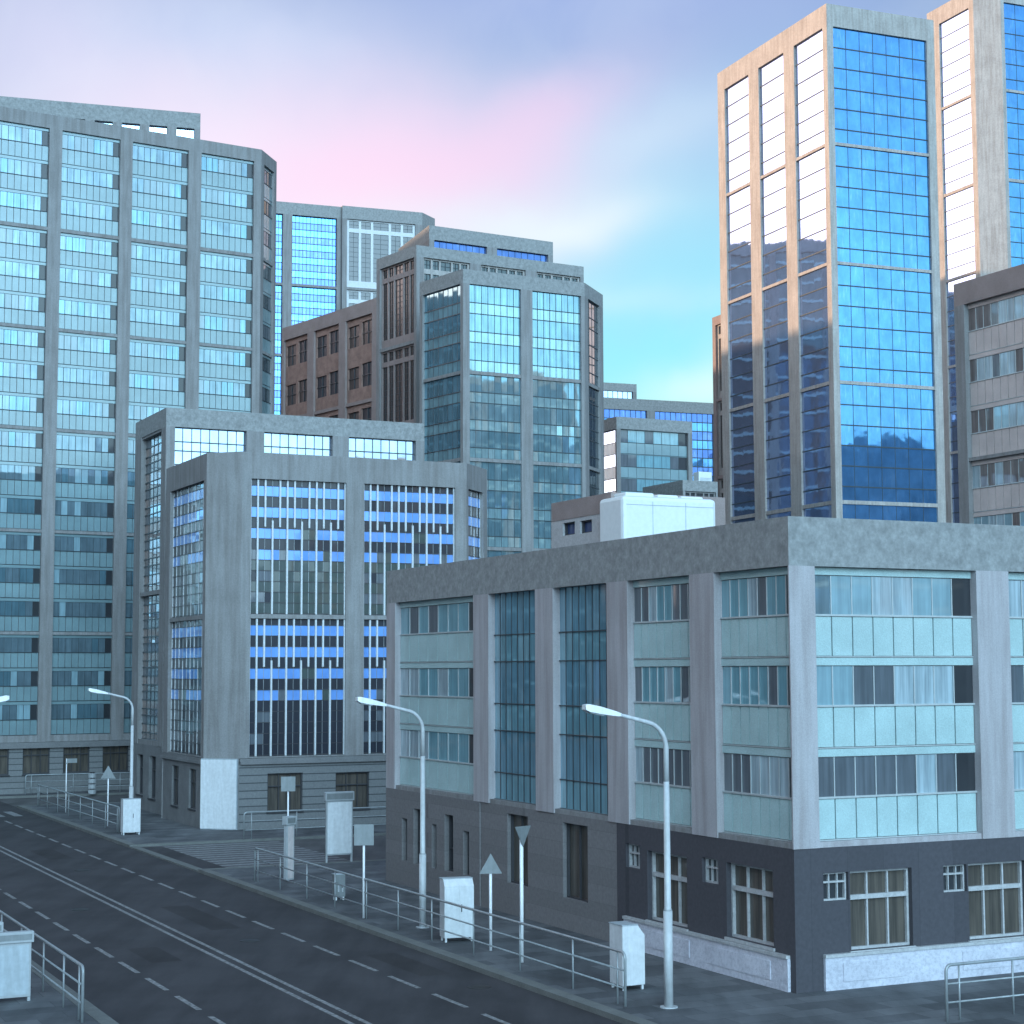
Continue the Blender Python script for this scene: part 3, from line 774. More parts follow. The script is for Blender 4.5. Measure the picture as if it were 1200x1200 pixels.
# ================================================================ FAR GLASS SLAB (K)
DK = 300
c1 = sight(401, 242.5, DK); kl = hitdir(c1, 70, 230, 240)
K1 = Building('glass_office', 'distant blue glass slab between the left office and the central group', [kl, c1[:2], step(c1, -20, 14), step(kl, -20, 14)], c1[2], Face(kl, c1).zz(343, 251.5), r=.6)
f = K1.F[0]
bw_ = (f.S(342.5, 300), f.S(394.7, 300)); pt = bw_[0]-f.S(278, 300)
gr = [(f.zz(343, b), f.zz(343, a)) for a, b in ((251.5, 332), (335, 415), (418, 498), (502, 580), (584, 660))]
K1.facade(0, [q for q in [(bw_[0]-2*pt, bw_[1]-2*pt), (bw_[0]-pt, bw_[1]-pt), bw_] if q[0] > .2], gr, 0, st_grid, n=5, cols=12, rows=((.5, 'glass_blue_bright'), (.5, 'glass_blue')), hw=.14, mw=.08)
K1.finish()
c1 = sight(401.3, 240.8, DK-1); k2 = hitdir(c1, 70, 495, 247); k3 = hitdir(k2, 25, 509.7, 255)
K2 = Building('office_block', 'distant pale gridded slab joined to the right of the blue glass slab', [c1[:2], k2, k3, step(k3, -20, 8), step(c1, -20, 10)], c1[2], Face(c1, k2).zz(406, 256), r=.6)
f = K2.F[0]
gr = [(f.zz(406, b), f.zz(406, a)) for a, b in ((256, 336), (339, 420), (424, 500))]
K2.facade(0, [(f.S(406.5, 300), f.S(487, 300))], gr, 0, st_slot, fin='fin_white', pane='glass_dark', widths=(1, 1, 1.6, 1, 1), top=.13)
K2.finish()

# ================================================================ RIGHT TOWER (B), tower behind (C), mid block (D)
c1 = sight(968.2, 3.8, 200)
bl = hitdir(c1, 158, 840.6, 86.1); br = hitdir(c1, 68, 1094, 23.8)
B = Building('glass_tower', 'tall blue mirror glass tower with warm sunlit concrete pillars on its left side', [bl, c1[:2], br, step(br, -22, Face(bl, c1).L)], c1[2], Face(c1, br).zz(977, 31), r=.32, pmat='smooth_concrete', mat='smooth_concrete')
f = B.F[1]; ft = B.F[0]
gr = [(f.zz(978, b), f.zz(978, a)) for a, b in ((31, 166), (169.5, 305.5), (309, 445), (449, 585.5), (590, 726), (730, 866))]
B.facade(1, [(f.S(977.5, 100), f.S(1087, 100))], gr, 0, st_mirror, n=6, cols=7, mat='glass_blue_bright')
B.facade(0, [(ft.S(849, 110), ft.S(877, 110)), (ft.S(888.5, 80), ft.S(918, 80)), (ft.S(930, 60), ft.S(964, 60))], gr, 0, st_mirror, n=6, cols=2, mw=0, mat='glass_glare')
B.finish()
c1 = sight(1140, -6, 265); cl = hitdir(c1, 157, 1086, 20); ch = hitdir(c1, 112, 1172, -8)
cr_ = hitdir(ch, 68, 1290, 10)
C = Building('glass_tower', 'very tall tower with a blank chamfered corner cut off by the right edge', [cl, c1[:2], ch, cr_, step(cr_, -22, 20), step(cl, 60, 10)], sight(1140, -14, 265)[2], Face(ch, cr_).zz(1180, 3), r=.32, pmat='smooth_concrete', mat='smooth_concrete')
f = C.F[2]; ft = C.F[0]
gr = [(f.zz(1180, b), f.zz(1180, a)) for a, b in ((3, 104), (107, 208.5), (212, 312), (315, 416), (419, 520), (523, 624))]
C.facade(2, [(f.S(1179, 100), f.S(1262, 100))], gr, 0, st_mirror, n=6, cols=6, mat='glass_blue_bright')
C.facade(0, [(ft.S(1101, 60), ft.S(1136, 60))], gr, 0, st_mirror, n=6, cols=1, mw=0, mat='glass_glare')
C.solid(1, 0, C.zpar); C.finish()
c0 = sight(1117.3, 333.5, 104); c1 = hitdir(c0, 154, 1300, 290)
D = Building('office_block', 'warm grey office with strip windows cut off by the right edge below the towers', [c0[:2], c1, step(c1, 64, 20), step(c0, 64, 20)], c0[2], Face(c0, c1).zz(1132, 356), r=.4, pmat='brown_concrete')
f = D.F[0]
gr = [(f.zz(1132, b), f.zz(1132, a)) for a, b in ((356, 537), (541, 722), (726, 900))]
D.facade(0, [(f.S(1130.5, 400), f.S(1262, 400))], gr, 0, st_strip, n=3, cols=14, sp='spandrel_warm', kinds=('glass_mid', 'glass_curtain', 'glass_pale', 'glass_brownish', 'glass_curtain'))
D.finish()

# ================================================================ SMALL FAR BUILDINGS BETWEEN (E F G H)
c1 = sight(722.4, 488, 200); fl_ = hitdir(c1, 154, 690, 500); fr2 = hitdir(c1, 64, 811, 491.3)
Fb = Building('office_block', 'small far office with bright window strips behind the white roof housing', [fl_, c1[:2], fr2, step(fr2, -26, 12), step(fl_, 64, 12)], c1[2], Face(c1, fr2).zz(728, 502.5), r=.4)
f = Fb.F[1]; ft = Fb.F[0]
gr = [(f.zz(728, 588), f.zz(728, 502.5)), (f.zz(728, 676), f.zz(728, 592))]
Fb.facade(1, [(f.S(727.4, 530), f.S(806.6, 530))], gr, 0, st_strip, n=3, cols=8, sp='spandrel_cool', mul='mullion', head=.03)
Fb.facade(0, [(ft.S(698, 530), ft.S(721, 530))], gr, 0, st_strip, n=3, cols=4, head=.03, kinds=('glass_sky',), last=None)
Fb.finish()
c1 = sight(838, 472.5, 290); gl = hitdir(c1, 70, 660, 465)
Gb = Building('office_block', 'wide distant office with a thin row of blue windows under its parapet', [gl, c1[:2], step(c1, -20, 14), step(gl, -20, 14)], c1[2], Face(gl, c1).zz(770, 482), r=.4)
f = Gb.F[0]
Gb.facade(0, [(f.S(690, 500), f.S(758.4, 500)), (f.S(768, 500), f.S(836.5, 500))], [(f.zz(770, 566), Gb.zpar)], 0, st_grid, n=4, cols=11, rows=((.5, 'glass_blue'), (.5, 'glass_blue_bright')), hw=.16, mw=.1)
Gb.finish()
c1 = sight(746, 450.3, 306); gl = hitdir(c1, 70, 670, 446)
G2b = Building('office_block', 'far small flat roofed block peeking above the wide distant office', [gl, c1[:2], step(c1, -20, 12), step(gl, -20, 12)], c1[2], Face(gl, c1).zz(720, 458), r=.4)
f = G2b.F[0]
G2b.facade(0, [(f.S(690, 462), f.S(742, 462))], [(G2b.zpar-10, G2b.zpar)], 0, st_grid, n=4, cols=9, rows=((.5, 'glass_sky'), (.5, 'glass_blue_bright')), hw=.16, mw=.1)
G2b.finish()
c0 = sight(834.5, 372.5, 236); c1 = hitdir(c0, 158, 872, 350)
E_ = Building('office_block', 'narrow brown slotted building edge showing left of the blue glass tower', [c0[:2], c1, step(c1, 68, 8), step(c0, 68, 8)], c0[2], Face(c0, c1).zz(839, 381), r=.5, mat='brown_concrete', pmat='brown_concrete')
f = E_.F[0]
E_.facade(0, [(f.S(838.5, 400), f.S(868, 400))], [(f.zz(839, 468), E_.zpar), (f.zz(839, 558), f.zz(839, 471)), (f.zz(839, 650), f.zz(839, 562))], 0, st_slot, widths=(1, 1, 1), pane='glass_brown')
E_.finish()
c0 = sight(800, 562.5, 178); c1 = hitdir(c0, 64, 841, 563.5)
H = Building('office_block', 'low dark rooftop just behind the right end of the white roof housing', [c0[:2], c1, step(c1, -26, 8), step(c0, -26, 8)], c0[2], Face(c0, c1).zz(820, 576), r=.4)
f = H.F[0]
H.facade(0, [(f.S(803, 580), f.S(839, 580))], [(H.zpar-8, H.zpar)], 0, st_slot, fin='concrete', pane='glass_dark', top=.2)
H.finish()
u0 = sight(819, 563, 181); u1 = hitdir(u0, 64, 834.5, 563)
um = MB(); fx = Face(u0[:2], u1); fx.box(um, 0, fx.L, H.ztop-.9, sight(819, 552.5, 181)[2], 0, 1.1, 'roof_white')
o = um.build('roof_unit', bevel=.06); tag(o, 'small white ventilation unit on the low dark rooftop', 'roof unit')
vm = MB()
for k in range(4): fx.box(vm, .15, fx.L-.15, H.ztop+.12+k*.13, H.ztop+.17+k*.13, -.02, .03, 'panel_grey')
vm.build('vent_slats', o)

# ================================================================ STREET FURNITURE
RU, RV = (sin(GA), cos(GA)), (-cos(GA), sin(GA))
rotU = pi/2-GA                          # object x axis -> U, y axis -> V
def at_uv(o, u, v, z=0, rz=0): x, y = UV(u, v); o.location = (x, y, z); o.rotation_euler = (0, 0, rotU+rz)

# --- street lamps (head reaches towards -x) ; total height ~8.4
ZTL = 8.25
def make_lamp():
    t = empty('street_lamp', (0, 0, 0), 0, True)
    p = MB(); p.tube([(0, 0, 0), (0, 0, 2.55)], .125, 'pole_paint', 14); p.tube([(0, 0, 2.55), (0, 0, 2.62), (0, 0, 6.0)], [.125, .095, .08], 'pole_paint', 14)
    path = [(0, 0, 6.0), (0, 0, 6.9)]
    for k in range(1, 10):
        w = k/9*R(76); rr = .72; path.append((-rr*(1-cos(w)), 0, 6.9+rr*sin(w)))
    ex, ez = path[-1][0], path[-1][2]
    path.append((ex-1.0*cos(R(14)), 0, ez+1.0*sin(R(14))))
    p.tube(path, [.08, .075]+[.065]*9+[.05], 'pole_paint', 12); p.build('pole', t, smooth=True)
    bs = MB(); bs.tube([(0, 0, 0), (0, 0, .03)], .24, 'pole_paint', 16); bs.build('base_plate', t)
    hx, hz = path[-1][0], path[-1][2]; a = R(11)
    h = MB()
    def sec(d, w, hh, dz=0):
        cx = hx-d*cos(a); cz = hz+d*sin(a)+dz
        return [(cx, -w, cz-hh*.5), (cx, w, cz-hh*.5), (cx, w*.8, cz+hh*.5), (cx, -w*.8, cz+hh*.5)]
    S = [sec(-.12, .05, .08), sec(.05, .09, .13), sec(.55, .15, .2), sec(.92, .16, .2), sec(1.02, .13, .13)]
    for s0, s1 in zip(S, S[1:]):
        for i in range(4): j = (i+1) % 4; h.poly([s0[i], s0[j], s1[j], s1[i]], 'white_paint')
    h.poly(S[0][::-1], 'white_paint'); h.poly(S[-1], 'white_paint'); hd = h.build('lamp_head', t, bevel=.012)
    l = MB(); s0, s1 = sec(.45, .11, .2), sec(.9, .12, .2)
    dz = -.012
    l.hexa([(x, y, z+dz-.02) for x, y, z in (s0[0], s0[1], s1[1], s1[0])]+[(x, y, z+dz) for x, y, z in (s0[0], s0[1], s1[1], s1[0])], 'panel_grey')
    l.build('lens', hd)
    return t
lamp = make_lamp()
lab = [('tall grey street lamp standing nearest, in front of the charcoal ground floor', 25.09, 41.95, 0), ('grey street lamp beside the white cabinet with a slanted side, middle of the row', 25.09, 58.75, 0),
       ('grey street lamp behind the small white cabinet, farthest of the row', 25.11, 100.67, 0)]
for k, (lb, u, v, rz_) in enumerate(lab):
    o = lamp if k == 0 else copy_tree(lamp)
    tag(o, lb, 'street lamp', 'street lamps along the road'); at_uv(o, u, v, 0, rz_)
o = copy_tree(lamp); tag(o, 'street lamp with its head poking in at the left edge of the picture', 'street lamp', 'street lamps along the road'); at_uv(o, 10.45, 71.6, 0, pi)

# --- railings: three rails, rounded end posts, local x axis = run
def railing(name, label, posts, u0, v0, rz, H=1.42, ends=(True, True), grp='tubular railings along the pavements'):
    t = tag(empty(name, (0, 0, 0), 0, True), label, 'railing', grp); at_uv(t, u0, v0, 0, rz)
    L = posts[-1]-posts[0]; x0, x1 = posts[0], posts[-1]
    tr = MB(); R_ = .16; path = []
    if ends[0]: path += [(x0, 0, 0), (x0, 0, H-R_)] + [(x0+R_*(1-cos(R(w))), 0, H-R_+R_*sin(R(w))) for w in (22, 45, 68, 90)]
    else: path += [(x0, 0, H)]
    if ends[1]: path += [(x1-R_+R_*sin(R(w)), 0, H-R_+R_*cos(R(w))) for w in (0, 22, 45, 68, 90)] + [(x1, 0, 0)]
    else: path += [(x1, 0, H)]
    tr.tube(path, .042, 'rail_metal', 10); tr.build('top_rail', t, smooth=True)
    for z in (.47, .94):
        m = MB(); m.tube([(x0, 0, z), (x1, 0, z)], .026, 'rail_metal', 8); m.build('middle_rail', t, smooth=True)
    for x in posts[(1 if ends[0] else 0):(-1 if ends[1] else None)]:
        m = MB(); m.tube([(x, 0, 0), (x, 0, H-.03)], .028, 'rail_metal', 8); m.build('post', t, smooth=True)
    for x, e in ((x0+.42, ends[0]), (x1-.42, ends[1])):
        if e: m = MB(); m.tube([(x, 0, 0), (x, 0, H-.03)], .028, 'rail_metal', 8); m.build('post', t, smooth=True)
    return t
V_ = pi/2
railing('railing', 'long grey tube railing along the right kerb in front of the near block', [0, 3.0, 6.4, 9.75, 13.1, 16.05, 19.1, 22.4, 25.6, 28.9, 32.3], 24.12, 42.6, V_)
railing('railing', 'short grey railing beside the triangle sign on the far pavement', [0, 3.3, 6.6, 9.9, 13.2, 16.5, 19.8, 22.95], 24.5, 100.9, V_)
railing('railing', 'near railing on the left pavement ending beside the white advert panels', [0, 2.3, 5.0, 8.3, 11.6, 14.9, 18.2, 21.5, 25, 28, 31], 10.55, 47.05, V_)
railing('railing', 'railing end cut off by the lower right corner of the picture', [0, 2.2, 4.4, 6.6, 8.8, 11], 30.45, 37.05, 0)
railing('railing', 'thin railing across the side street foot of the striped office', [0, 3, 6, 9, 12, 15, 18], 29.6, 93.9, 0)
railing('railing', 'distant railing under the ground floor windows of the left office', [0, 3.5, 7, 10.5, 14, 17.5, 21, 24.5], 25.9, 135.6, R(-2))

# --- signs: plate in local xz plane, y = thickness
def sign(name, label, u, v, rz, kind, ztop, half, polet=None, prad=.035, pmat='white_paint', off=0, zb=0):
    t = tag(empty(name, (0, 0, 0), 0, True), label, 'road sign'); at_uv(t, u, v, 0, rz)
    pl = MB(); th = .02; y0 = -.05
    if kind == 'up': pts = [(-half, ztop-half*1.75), (half, ztop-half*1.75), (0, ztop)]
    elif kind == 'down': pts = [(0, ztop-half*1.75), (half, ztop), (-half, ztop)]
    else: pts = [(off-half, ztop-kind), (off+half, ztop-kind), (off+half, ztop), (off-half, ztop)]
    n = len(pts)
    F_ = [(x, y0-th, z) for x, z in pts]; K_ = [(x, y0, z) for x, z in pts]
    pl.poly(F_, 'sign_grey'); pl.poly(K_[::-1], 'sign_grey')
    for i in range(n): j = (i+1) % n; pl.poly([F_[j], F_[i], K_[i], K_[j]], 'sign_grey')
    p = MB(); p.tube([(0, 0, 0), (0, 0, polet or ztop-.12)], prad, pmat, 10); p.build('pole', t, smooth=True)
    pp_ = pl.build('sign_plate', t)
    b = MB(); zc_ = ztop-half*.9
    b.box(-.06, .06, y0-.004, .045, zc_-.03, zc_+.03, 'sign_grey'); b.build('bracket', pp_)
    return t
def zat(px, py, D): return sight(px, py, D)[2]
sign('traffic_sign', 'up pointing triangle sign on a white post in front of the tall brown window', 25.0, 52.94, R(-20), 'up', zat(575, 1000, 58.5), .37, prad=.05)
sign('traffic_sign', 'down pointing triangle sign on a thick white post beside the brown windows', 24.87, 50.4, R(22), 'down', zat(613, 968, 56.2), .37, polet=zat(611, 982, 56.2), prad=.06)
sign('traffic_sign', 'up pointing triangle sign above the far pavement railing', 24.96, 105.59, R(-20), 'up', zat(126, 897, 105.8), .44, prad=.04)
sign('traffic_sign', 'blank square sign on a white post left of the narrow slit windows', 24.1, 61.93, R(-20), .76, zat(427, 966, 66.2), .36, prad=.045)
sign('traffic_sign', 'blank square sign high on a thin post before the striped office window', 25.6, 74.9, R(-20), .64, zat(340, 910, 78.5), .31)
sign('street_name_sign', 'small street name plate on a thin post at the far crossing', 24.96, 117.12, R(0), .28, zat(78, 889, 116.2), .33, off=.33, polet=zat(77, 889, 116.2))

# --- cabinets
def cabinet(name, label, u, v, rz, w, d, h, slope, leg=.14, mat='cabinet_white'):
    """box on short legs; the +y edge of the top is bevelled by `slope`"""
    t = tag(empty(name, (0, 0, 0), 0, True), label, 'cabinet'); at_uv(t, u, v, 0, rz)
    b = MB(); pts = [(0, leg), (d, leg), (d, h-slope), (d-slope*.8, h), (0, h)]
    n = len(pts); A0 = [(0, y, z) for y, z in pts]; A1 = [(w, y, z) for y, z in pts]
    b.poly(A0[::-1], mat); b.poly(A1, mat)
    for i in range(n): j = (i+1) % n; b.poly([A0[i], A0[j], A1[j], A1[i]], mat)
    body = b.build('body', t, bevel=.015)
    dm = MB()
    for x in (.05, w/2+.015): dm.box(x, x+w/2-.065, d-.002, d+.012, leg+.08, h-slope-.06, mat)
    dr = dm.build('door', t, bevel=.004)
    hm_ = MB(); hm_.box(w/2-.09, w/2-.06, d+.012, d+.035, h*.48, h*.60, 'dark_steel'); hm_.build('handle', dr)
    vm_ = MB()
    for q in range(6):
        for x in (.14, w/2+.1): vm_.box(x, x+w/2-.26, d+.008, d+.02, leg+.2+q*.045, leg+.222+q*.045, 'cabinet_white')
    vm_.build('vent', dr)
    bm2 = MB(); bm2.box(-.02, w+.02, -.02, d-slope*.8+.0, h+.001, h+.03, 'panel_grey'); bm2.build('lid', t)
    for x in (.03, w-.09):
        for y in (.03, d-.09):
            m = MB(); m.box(x, x+.06, y, y+.06, 0, leg+.02, 'cabinet_white'); m.build('leg', t)
    return t
cabinet('utility_cabinet', 'narrow white utility cabinet at the near end of the long railing', 25.18, 45.35, -V_, .75, .72, 1.8, .28)
cabinet('utility_cabinet', 'large bright white utility cabinet beside the middle street lamp', 25.45, 55.62, pi-R(8), 1.02, .6, 2.05, .22)
cabinet('utility_cabinet', 'small white utility cabinet in front of the farthest street lamp', 25.3, 99.8, pi, .98, .55, 1.95, .0001)
cabinet('low_cabinet', 'low grey cabinet behind the far end of the long railing', 25.35, 67.5, pi, .42, .35, 1.0, .0001, mat='sign_grey')

# --- advertising panels
def adpanel(name, label, u, v, rz, w, h, zb, head, mat, thick=.16, legs=True, grp=None):
    t = tag(empty(name, (0, 0, 0), 0, True), label, 'advertising panel', grp); at_uv(t, u, v, 0, rz)
    f = MB(); f.box(0, w, 0, thick, zb, h-head, 'kiosk_metal'); f.build('frame', t, bevel=.01)
    s = MB(); s.box(.06, w-.06, -.012, thick+.012, zb+.07, h-head-.07, mat); s.build('panel', t)
    if head:
        q = MB(); q.box(-.06, w+.06, -.05, thick+.05, h-head, h, 'kiosk_metal'); q.build('header', t, bevel=.015)
        q = MB(); q.box(0.0, w, -.058, thick+.058, h-head+.07, h-.07, 'sign_grey'); q.build('header_plate', t)
    if legs:
        for x in (0, w-.08): q = MB(); q.box(x, x+.08, .03, thick-.03, 0, zb+.01, 'kiosk_metal'); q.build('leg', t)
    return t
hD = lambda px, py, D: sight(px, py, D)[2]
adpanel('advertising_panel', 'tall pale advert board with a header in front of the striped office', 29.35, 80.3, R(0), 1.33, hD(394, 928, 85.2), .35, .42, 'cabinet_white')
adpanel('advertising_panel', 'slim pinkish advert totem behind the long railing', 25.15, 73.7, R(25), .44, hD(340, 957.5, 77), .1, .36, 'pale_pink', thick=.2, legs=False)
adpanel('advertising_panel', 'slim pinkish totem at the far left edge before the left office', 25.35, 142.3-6, R(20), .5, hD(6, 884.5, 133.5), .1, .3, 'pale_pink', thick=.2, legs=False)
adpanel('advertising_panel', 'white advert panel on legs cut off by the left edge, nearest of two', 7.35, 50.75, 0, 2.6, hD(34, 1091, 49.96), .12, .3, 'panel_grey')
adpanel('advertising_panel', 'second advert panel half hidden behind the nearest left panel', 7.2, 52.6, 0, 2.25, hD(15, 1080, 51.5), .12, .3, 'panel_grey')
t = tag(empty('advert_column', (0, 0, 0), 0, True), 'small stacked grey kiosk column at the far street corner', 'kiosk'); at_uv(t, 30.3, 133.2, 0)
for k in range(4):
    q = MB(); q.tube([(0, 0, .02+k*.4), (0, 0, .05+k*.4), (0, 0, .33+k*.4), (0, 0, .36+k*.4)], [.22, .29, .29, .22], 'kiosk_metal', 16); q.build('drum', t)
q = MB(); q.tube([(0, 0, 0), (0, 0, 1.66)], .17, 'dark_steel', 12); q.build('core', t)

# dark slab standing in for the basement opening beside the near block
bm_ = MB(); uvbox(bm_, 31.0, 34, 76.0, 76.3, 0, .55, 'dark_steel'); o = bm_.build('basement_opening'); tag(o, 'black slab standing in for the basement opening in the side yard behind the near block', 'wall')

# ================================================================ SURROUNDINGS behind and beside the camera
hm = MB(); NA, NR = 90, 8
def hh(az, k):
    return (236+22*sin(az*5.1+.6)+20*sin(az*11.3+2)+8*sin(az*23.7))*sin(pi*min(1, k/(NR-1)*.5+.0))*(.2+.8*math.exp(-((math.degrees(az)-116)/14)**2))
for i in range(NA):
    for k in range(NR-1):
        P4 = []
        for (ii, kk2) in ((i, k), (i+1, k), (i+1, k+1), (i, k+1)):
            a = R(40)+R(290)*ii/NA; rr = 650+kk2*90
            P4.append((rr*sin(a), rr*cos(a), ZR-2+max(0, hh(a, kk2)+6*sin(a*61+kk2))))
        hm.poly(P4, 'far_hill')
struct('hills', hm, smooth=True)

def outer_block(label, x, y, w, d, h, az):  # unseen blocks added to cut the low sun and darken mirrored sky
    p0 = step((x, y), az+180, w/2); p1 = step((x, y), az, w/2)
    Bx = Building('added_block', label, [p0, p1, step(p1, az-90, d), step(p0, az-90, d)], h, h-2.2, r=.5, cat='building', group='blocks added outside the frame for shade and reflections')
    for fi in range(4):
        f = Bx.F[fi]; n = max(2, int(f.L/8)); w_ = f.L/n
        bays = [(k*w_+.8, (k+1)*w_-.8) for k in range(n)]
        Bx.done.add(fi)
        for k in range(n+1):
            a0 = 0 if k == 0 else bays[k-1][1]; a1 = f.L if k == n else bays[k][0]
            f.box(Bx.wall, a0, a1, 0, Bx.zpar, 0, .5, 'concrete')
        for (a, b) in bays:
            f.quad(Bx.wall, a, b, 0, Bx.zpar, .45, 'glass_slate')
            z = 3.4
            while z < Bx.zpar-1: f.box(Bx.wall, a, b, z, z+.5, .2, .48, 'spandrel_cool'); z += 3.4
    Bx.finish()
BLK = [(-53.5, 272, 30, 12, 86, 35.6), (-64, 334, 30, 14, 98, 30), (-170, 235, 130, 24, 74, 170), (-175, 100, 130, 24, 66, 176), (-120, 20, 60, 25, 40, 154), (-60, -10, 34, 25, 30, 154),
       (118, 78, 26, 20, 60, 220), (128, 8, 40, 24, 42, 215), (170, -40, 50, 24, 36, 215), (205, 60, 36, 30, 34, 216)]
for i, q in enumerate(BLK):
    outer_block('plain grey city block added beyond the frame for shade and reflections, number of floors %d' % int(q[4]/3.4), *q)

# ================================================================ SKY AND LIGHT
SAZ, SEL = -84.0, 8.0
w = bpy.data.worlds.new('World'); sc.world = w; w.use_nodes = True
nt = w.node_tree; nt.nodes.clear()
out = nt.nodes.new('ShaderNodeOutputWorld')
sky = nt.nodes.new('ShaderNodeTexSky'); sky.sky_type = 'NISHITA'; sky.sun_disc = False
sky.sun_elevation = R(SEL); sky.sun_rotation = R(SAZ)
tc = nt.nodes.new('ShaderNodeTexCoord'); DIR = tc.outputs['Generated']
def M_(op, a, b=None, c=None):
    n = nt.nodes.new('ShaderNodeMath'); n.operation = op
    for i, v in enumerate((a, b, c)):
        if v is None: continue
        if hasattr(v, 'is_linked'): nt.links.new(v, n.inputs[i])
        else: n.inputs[i].default_value = v
    return n.outputs[0]
wn = noise(nt, 6, 4, DIR, .5)
wsub = nt.nodes.new('ShaderNodeVectorMath'); wsub.operation = 'SUBTRACT'; nt.links.new(wn.outputs['Color'], wsub.inputs[0]); wsub.inputs[1].default_value = (.5, .5, .5)
def warped(amt):
    s = nt.nodes.new('ShaderNodeVectorMath'); s.operation = 'MULTIPLY_ADD'
    nt.links.new(wsub.outputs[0], s.inputs[0]); s.inputs[1].default_value = (amt,)*3; nt.links.new(DIR, s.inputs[2])
    nn = nt.nodes.new('ShaderNodeVectorMath'); nn.operation = 'NORMALIZE'; nt.links.new(s.outputs[0], nn.inputs[0])
    return nn.outputs[0]
WD = warped(.07)
def lobe(az, el, wa, we, vec=DIR, tilt=0):
    """soft patch of sky around a bearing; widths in degrees across / along its tilt"""
    a, e = R(az), R(el); c = (sin(a)*cos(e), cos(a)*cos(e), sin(e))
    rt = (cos(a), -sin(a), 0); up = (-sin(a)*sin(e), -cos(a)*sin(e), cos(e)); t = R(tilt)
    X = tuple(rt[i]*cos(t)+up[i]*sin(t) for i in range(3)); Y = tuple(-rt[i]*sin(t)+up[i]*cos(t) for i in range(3))
    def dp(v):
        d = nt.nodes.new('ShaderNodeVectorMath'); d.operation = 'DOT_PRODUCT'; nt.links.new(vec, d.inputs[0]); d.inputs[1].default_value = v; return d.outputs['Value']
    x2 = M_('POWER', M_('DIVIDE', dp(X), sin(R(min(wa, 89)))), 2.0); y2 = M_('POWER', M_('DIVIDE', dp(Y), sin(R(min(we, 89)))), 2.0)
    g = M_('EXPONENT', M_('MULTIPLY', M_('ADD', x2, y2), -1.0))
    return M_('MULTIPLY', g, M_('GREATER_THAN', dp(c), 0.0))
spz = nt.nodes.new('ShaderNodeSeparateXYZ'); nt.links.new(DIR, spz.inputs[0])
base = ramp(nt, spz.outputs['Z'], [(.0, (.25, .37, .48)), (.16, (.25, .37, .54)), (.32, (.18, .28, .47)), (.75, (.12, .165, .28))])
col = base
def over(az, el, wa, we, c, k=1.0, tilt=0, warp=True):
    global col
    col = mixc(nt, M_('MULTIPLY', lobe(az, el, wa, we, WD if warp else DIR, tilt), k), col, c)
def add(az, el, wa, we, c, k=1.0, tilt=0):
    global col
    col = mixc(nt, M_('MULTIPLY', lobe(az, el, wa, we), k), col, tuple(c), 'ADD')
# warm grey air over the streets to the left
over(-116, 24, 40, 26, (.50, .46, .50), .75, 0, False)
# light from behind right: clear evening sky; deeper blue higher up
over(122, 25, 34, 9, (.10, .32, .90), .92, 0, False)
over(126, 11.5, 40, 5.5, (.78, 1.45, 1.68), .93, 0, False)
over(166, 18, 24, 24, (7.2, 11.4, 14.6), .85, 0, False)
# what the camera looks at
over(4, 9, 15, 9, (.26, .86, .98), .98)
over(6, 14, 10, 3.6, (.32, .74, .94), .88)
over(6, 17.5, 8, 2.6, (.42, .62, .87), .8)
over(3, 21.2, 13, 2.8, (.33, .42, .76), .95)
over(-14, 19, 7, 5, (.66, .66, .88), .9)
over(-8, 19.8, 4.5, 1.6, (.48, .60, .86), .8, -8)
over(-9, 16.2, 6, 3.0, (.90, .82, .95), .95)
over(-5.5, 15.8, 6, 2.8, (1.0, .70, .90), .88)
over(-5, 13.6, 4.5, 1.6, (1.0, .86, .94), .7)
over(-1.5, 16.4, 4.0, 1.6, (1.0, .66, .86), .5, 10)
over(1.6, 17.8, 3.2, 1.2, (.98, .62, .84), .45, 22)
over(4.5, 17, 3.4, .9, (.62, .76, .92), .6, 18)
over(1, 14.8, 3.6, .8, (.84, .92, .96), .85, 4)
over(3, 12.2, 5, .6, (.55, .86, .95), .5, -8)
over(6.4, 8.8, 3, .8, (.70, .97, .90), .8)
# thin broken veil
vn = noise(nt, 5.5, 6, warped(.12), .55)
veil = ramp(nt, vn.outputs['Fac'], [(.48, (0, 0, 0)), (.72, (.26,)*3)])
col = mixc(nt, veil, col, (.88, .93, 1.0))
vn2 = noise(nt, 3.2, 5, WD, .55)
col = mixc(nt, ramp(nt, vn2.outputs['Fac'], [(.50, (0, 0, 0)), (.72, (.35,)*3)]), col, (.40, .52, .76))
# glow round the low sun
add(-58, 14, 11, 14, (5.5, 4.4, 4.4), 1.0)
add(-84, 8, 14, 8, (2.6, 1.5, .9), 1.0)
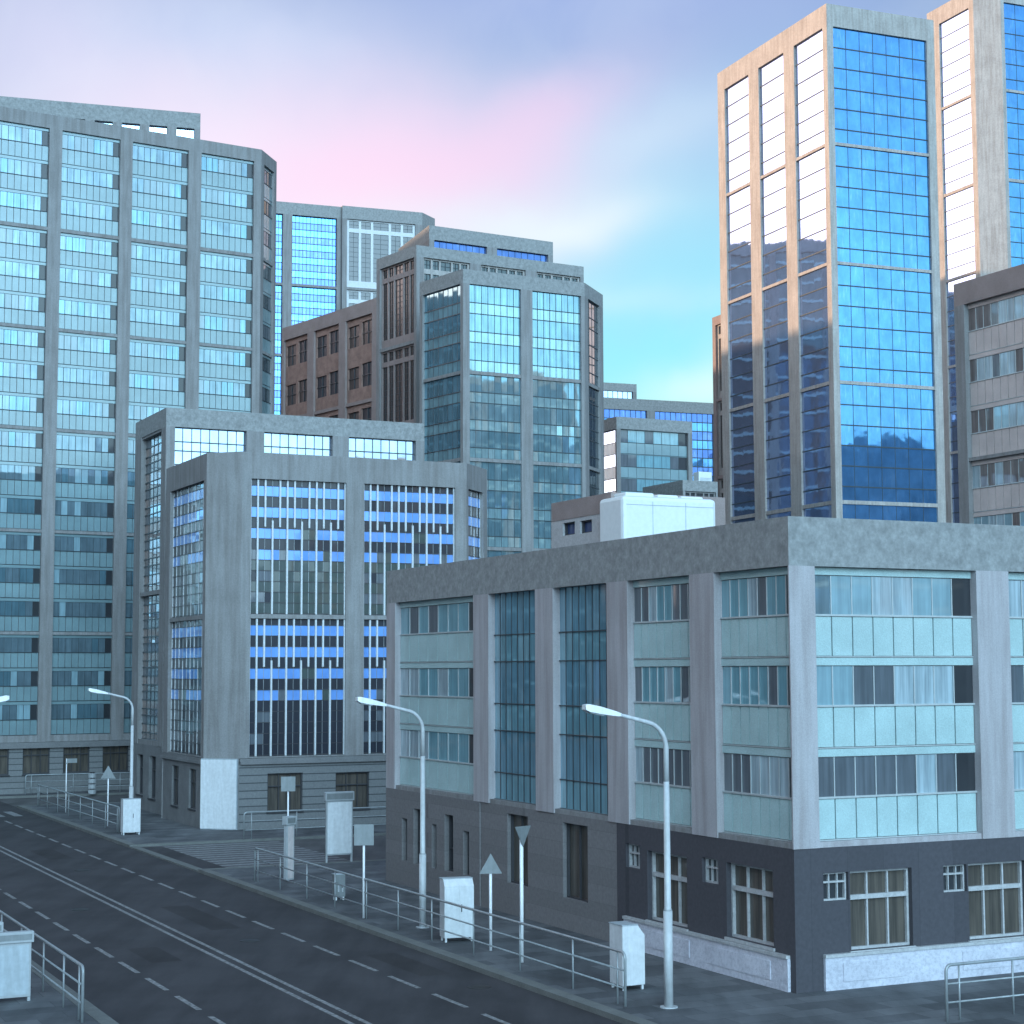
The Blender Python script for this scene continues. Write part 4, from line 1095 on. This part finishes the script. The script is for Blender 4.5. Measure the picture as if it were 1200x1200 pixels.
# lower half of the world is dull
low = ramp(nt, spz.outputs['Z'], [(.0, (.1, .13, .16)), (.005, (1, 1, 1))])
bg1 = nt.nodes.new('ShaderNodeBackground'); nt.links.new(col, bg1.inputs['Color']); bg1.inputs['Strength'].default_value = .95
bg2 = nt.nodes.new('ShaderNodeBackground'); nt.links.new(sky.outputs[0], bg2.inputs['Color']); bg2.inputs['Strength'].default_value = .05
ad = nt.nodes.new('ShaderNodeAddShader'); nt.links.new(bg1.outputs[0], ad.inputs[0]); nt.links.new(bg2.outputs[0], ad.inputs[1])
nt.links.new(ad.outputs[0], out.inputs['Surface'])

sl_ = bpy.data.lights.new('Sun', 'SUN'); sl_.energy = 5.0; sl_.angle = R(.5); sl_.color = (1.0, .66, .43)
so = bpy.data.objects.new('Sun', sl_); COL.objects.link(so)
from mathutils import Vector, Matrix
sd = Vector((sin(R(SAZ))*cos(R(SEL)), cos(R(SAZ))*cos(R(SEL)), sin(R(SEL))))
so.rotation_euler = sd.to_track_quat('Z', 'Y').to_euler(); so.location = (-50, 0, 80)

# ================================================================ CAMERA
cd = bpy.data.cameras.new('Camera'); cam = bpy.data.objects.new('Camera', cd); COL.objects.link(cam)
cd.sensor_width = 36; cd.sensor_fit = 'HORIZONTAL'; cd.lens = FL/1200*36; cd.clip_end = 6000; cd.clip_start = .5
c_, s_ = cos(PIT), sin(PIT)
fwd = Vector((0, c_, s_)); up0 = Vector((0, -s_, c_)); rt0 = Vector((1, 0, 0))
cr, sr = cos(ROL), sin(ROL)
rt = cr*rt0+sr*up0; up = -sr*rt0+cr*up0
mt = Matrix((( rt.x, up.x, -fwd.x, 0), (rt.y, up.y, -fwd.y, 0), (rt.z, up.z, -fwd.z, CAMH), (0, 0, 0, 1)))
cam.matrix_world = mt
sc.camera = cam
sc.view_settings.view_transform = 'Standard'; sc.view_settings.look = 'None'; sc.view_settings.exposure = 0; sc.view_settings.gamma = 1
sc.cycles.max_bounces = 6; sc.cycles.glossy_bounces = 4; sc.cycles.diffuse_bounces = 3
for o in bpy.data.objects:
    if 'local' in o: del o['local']
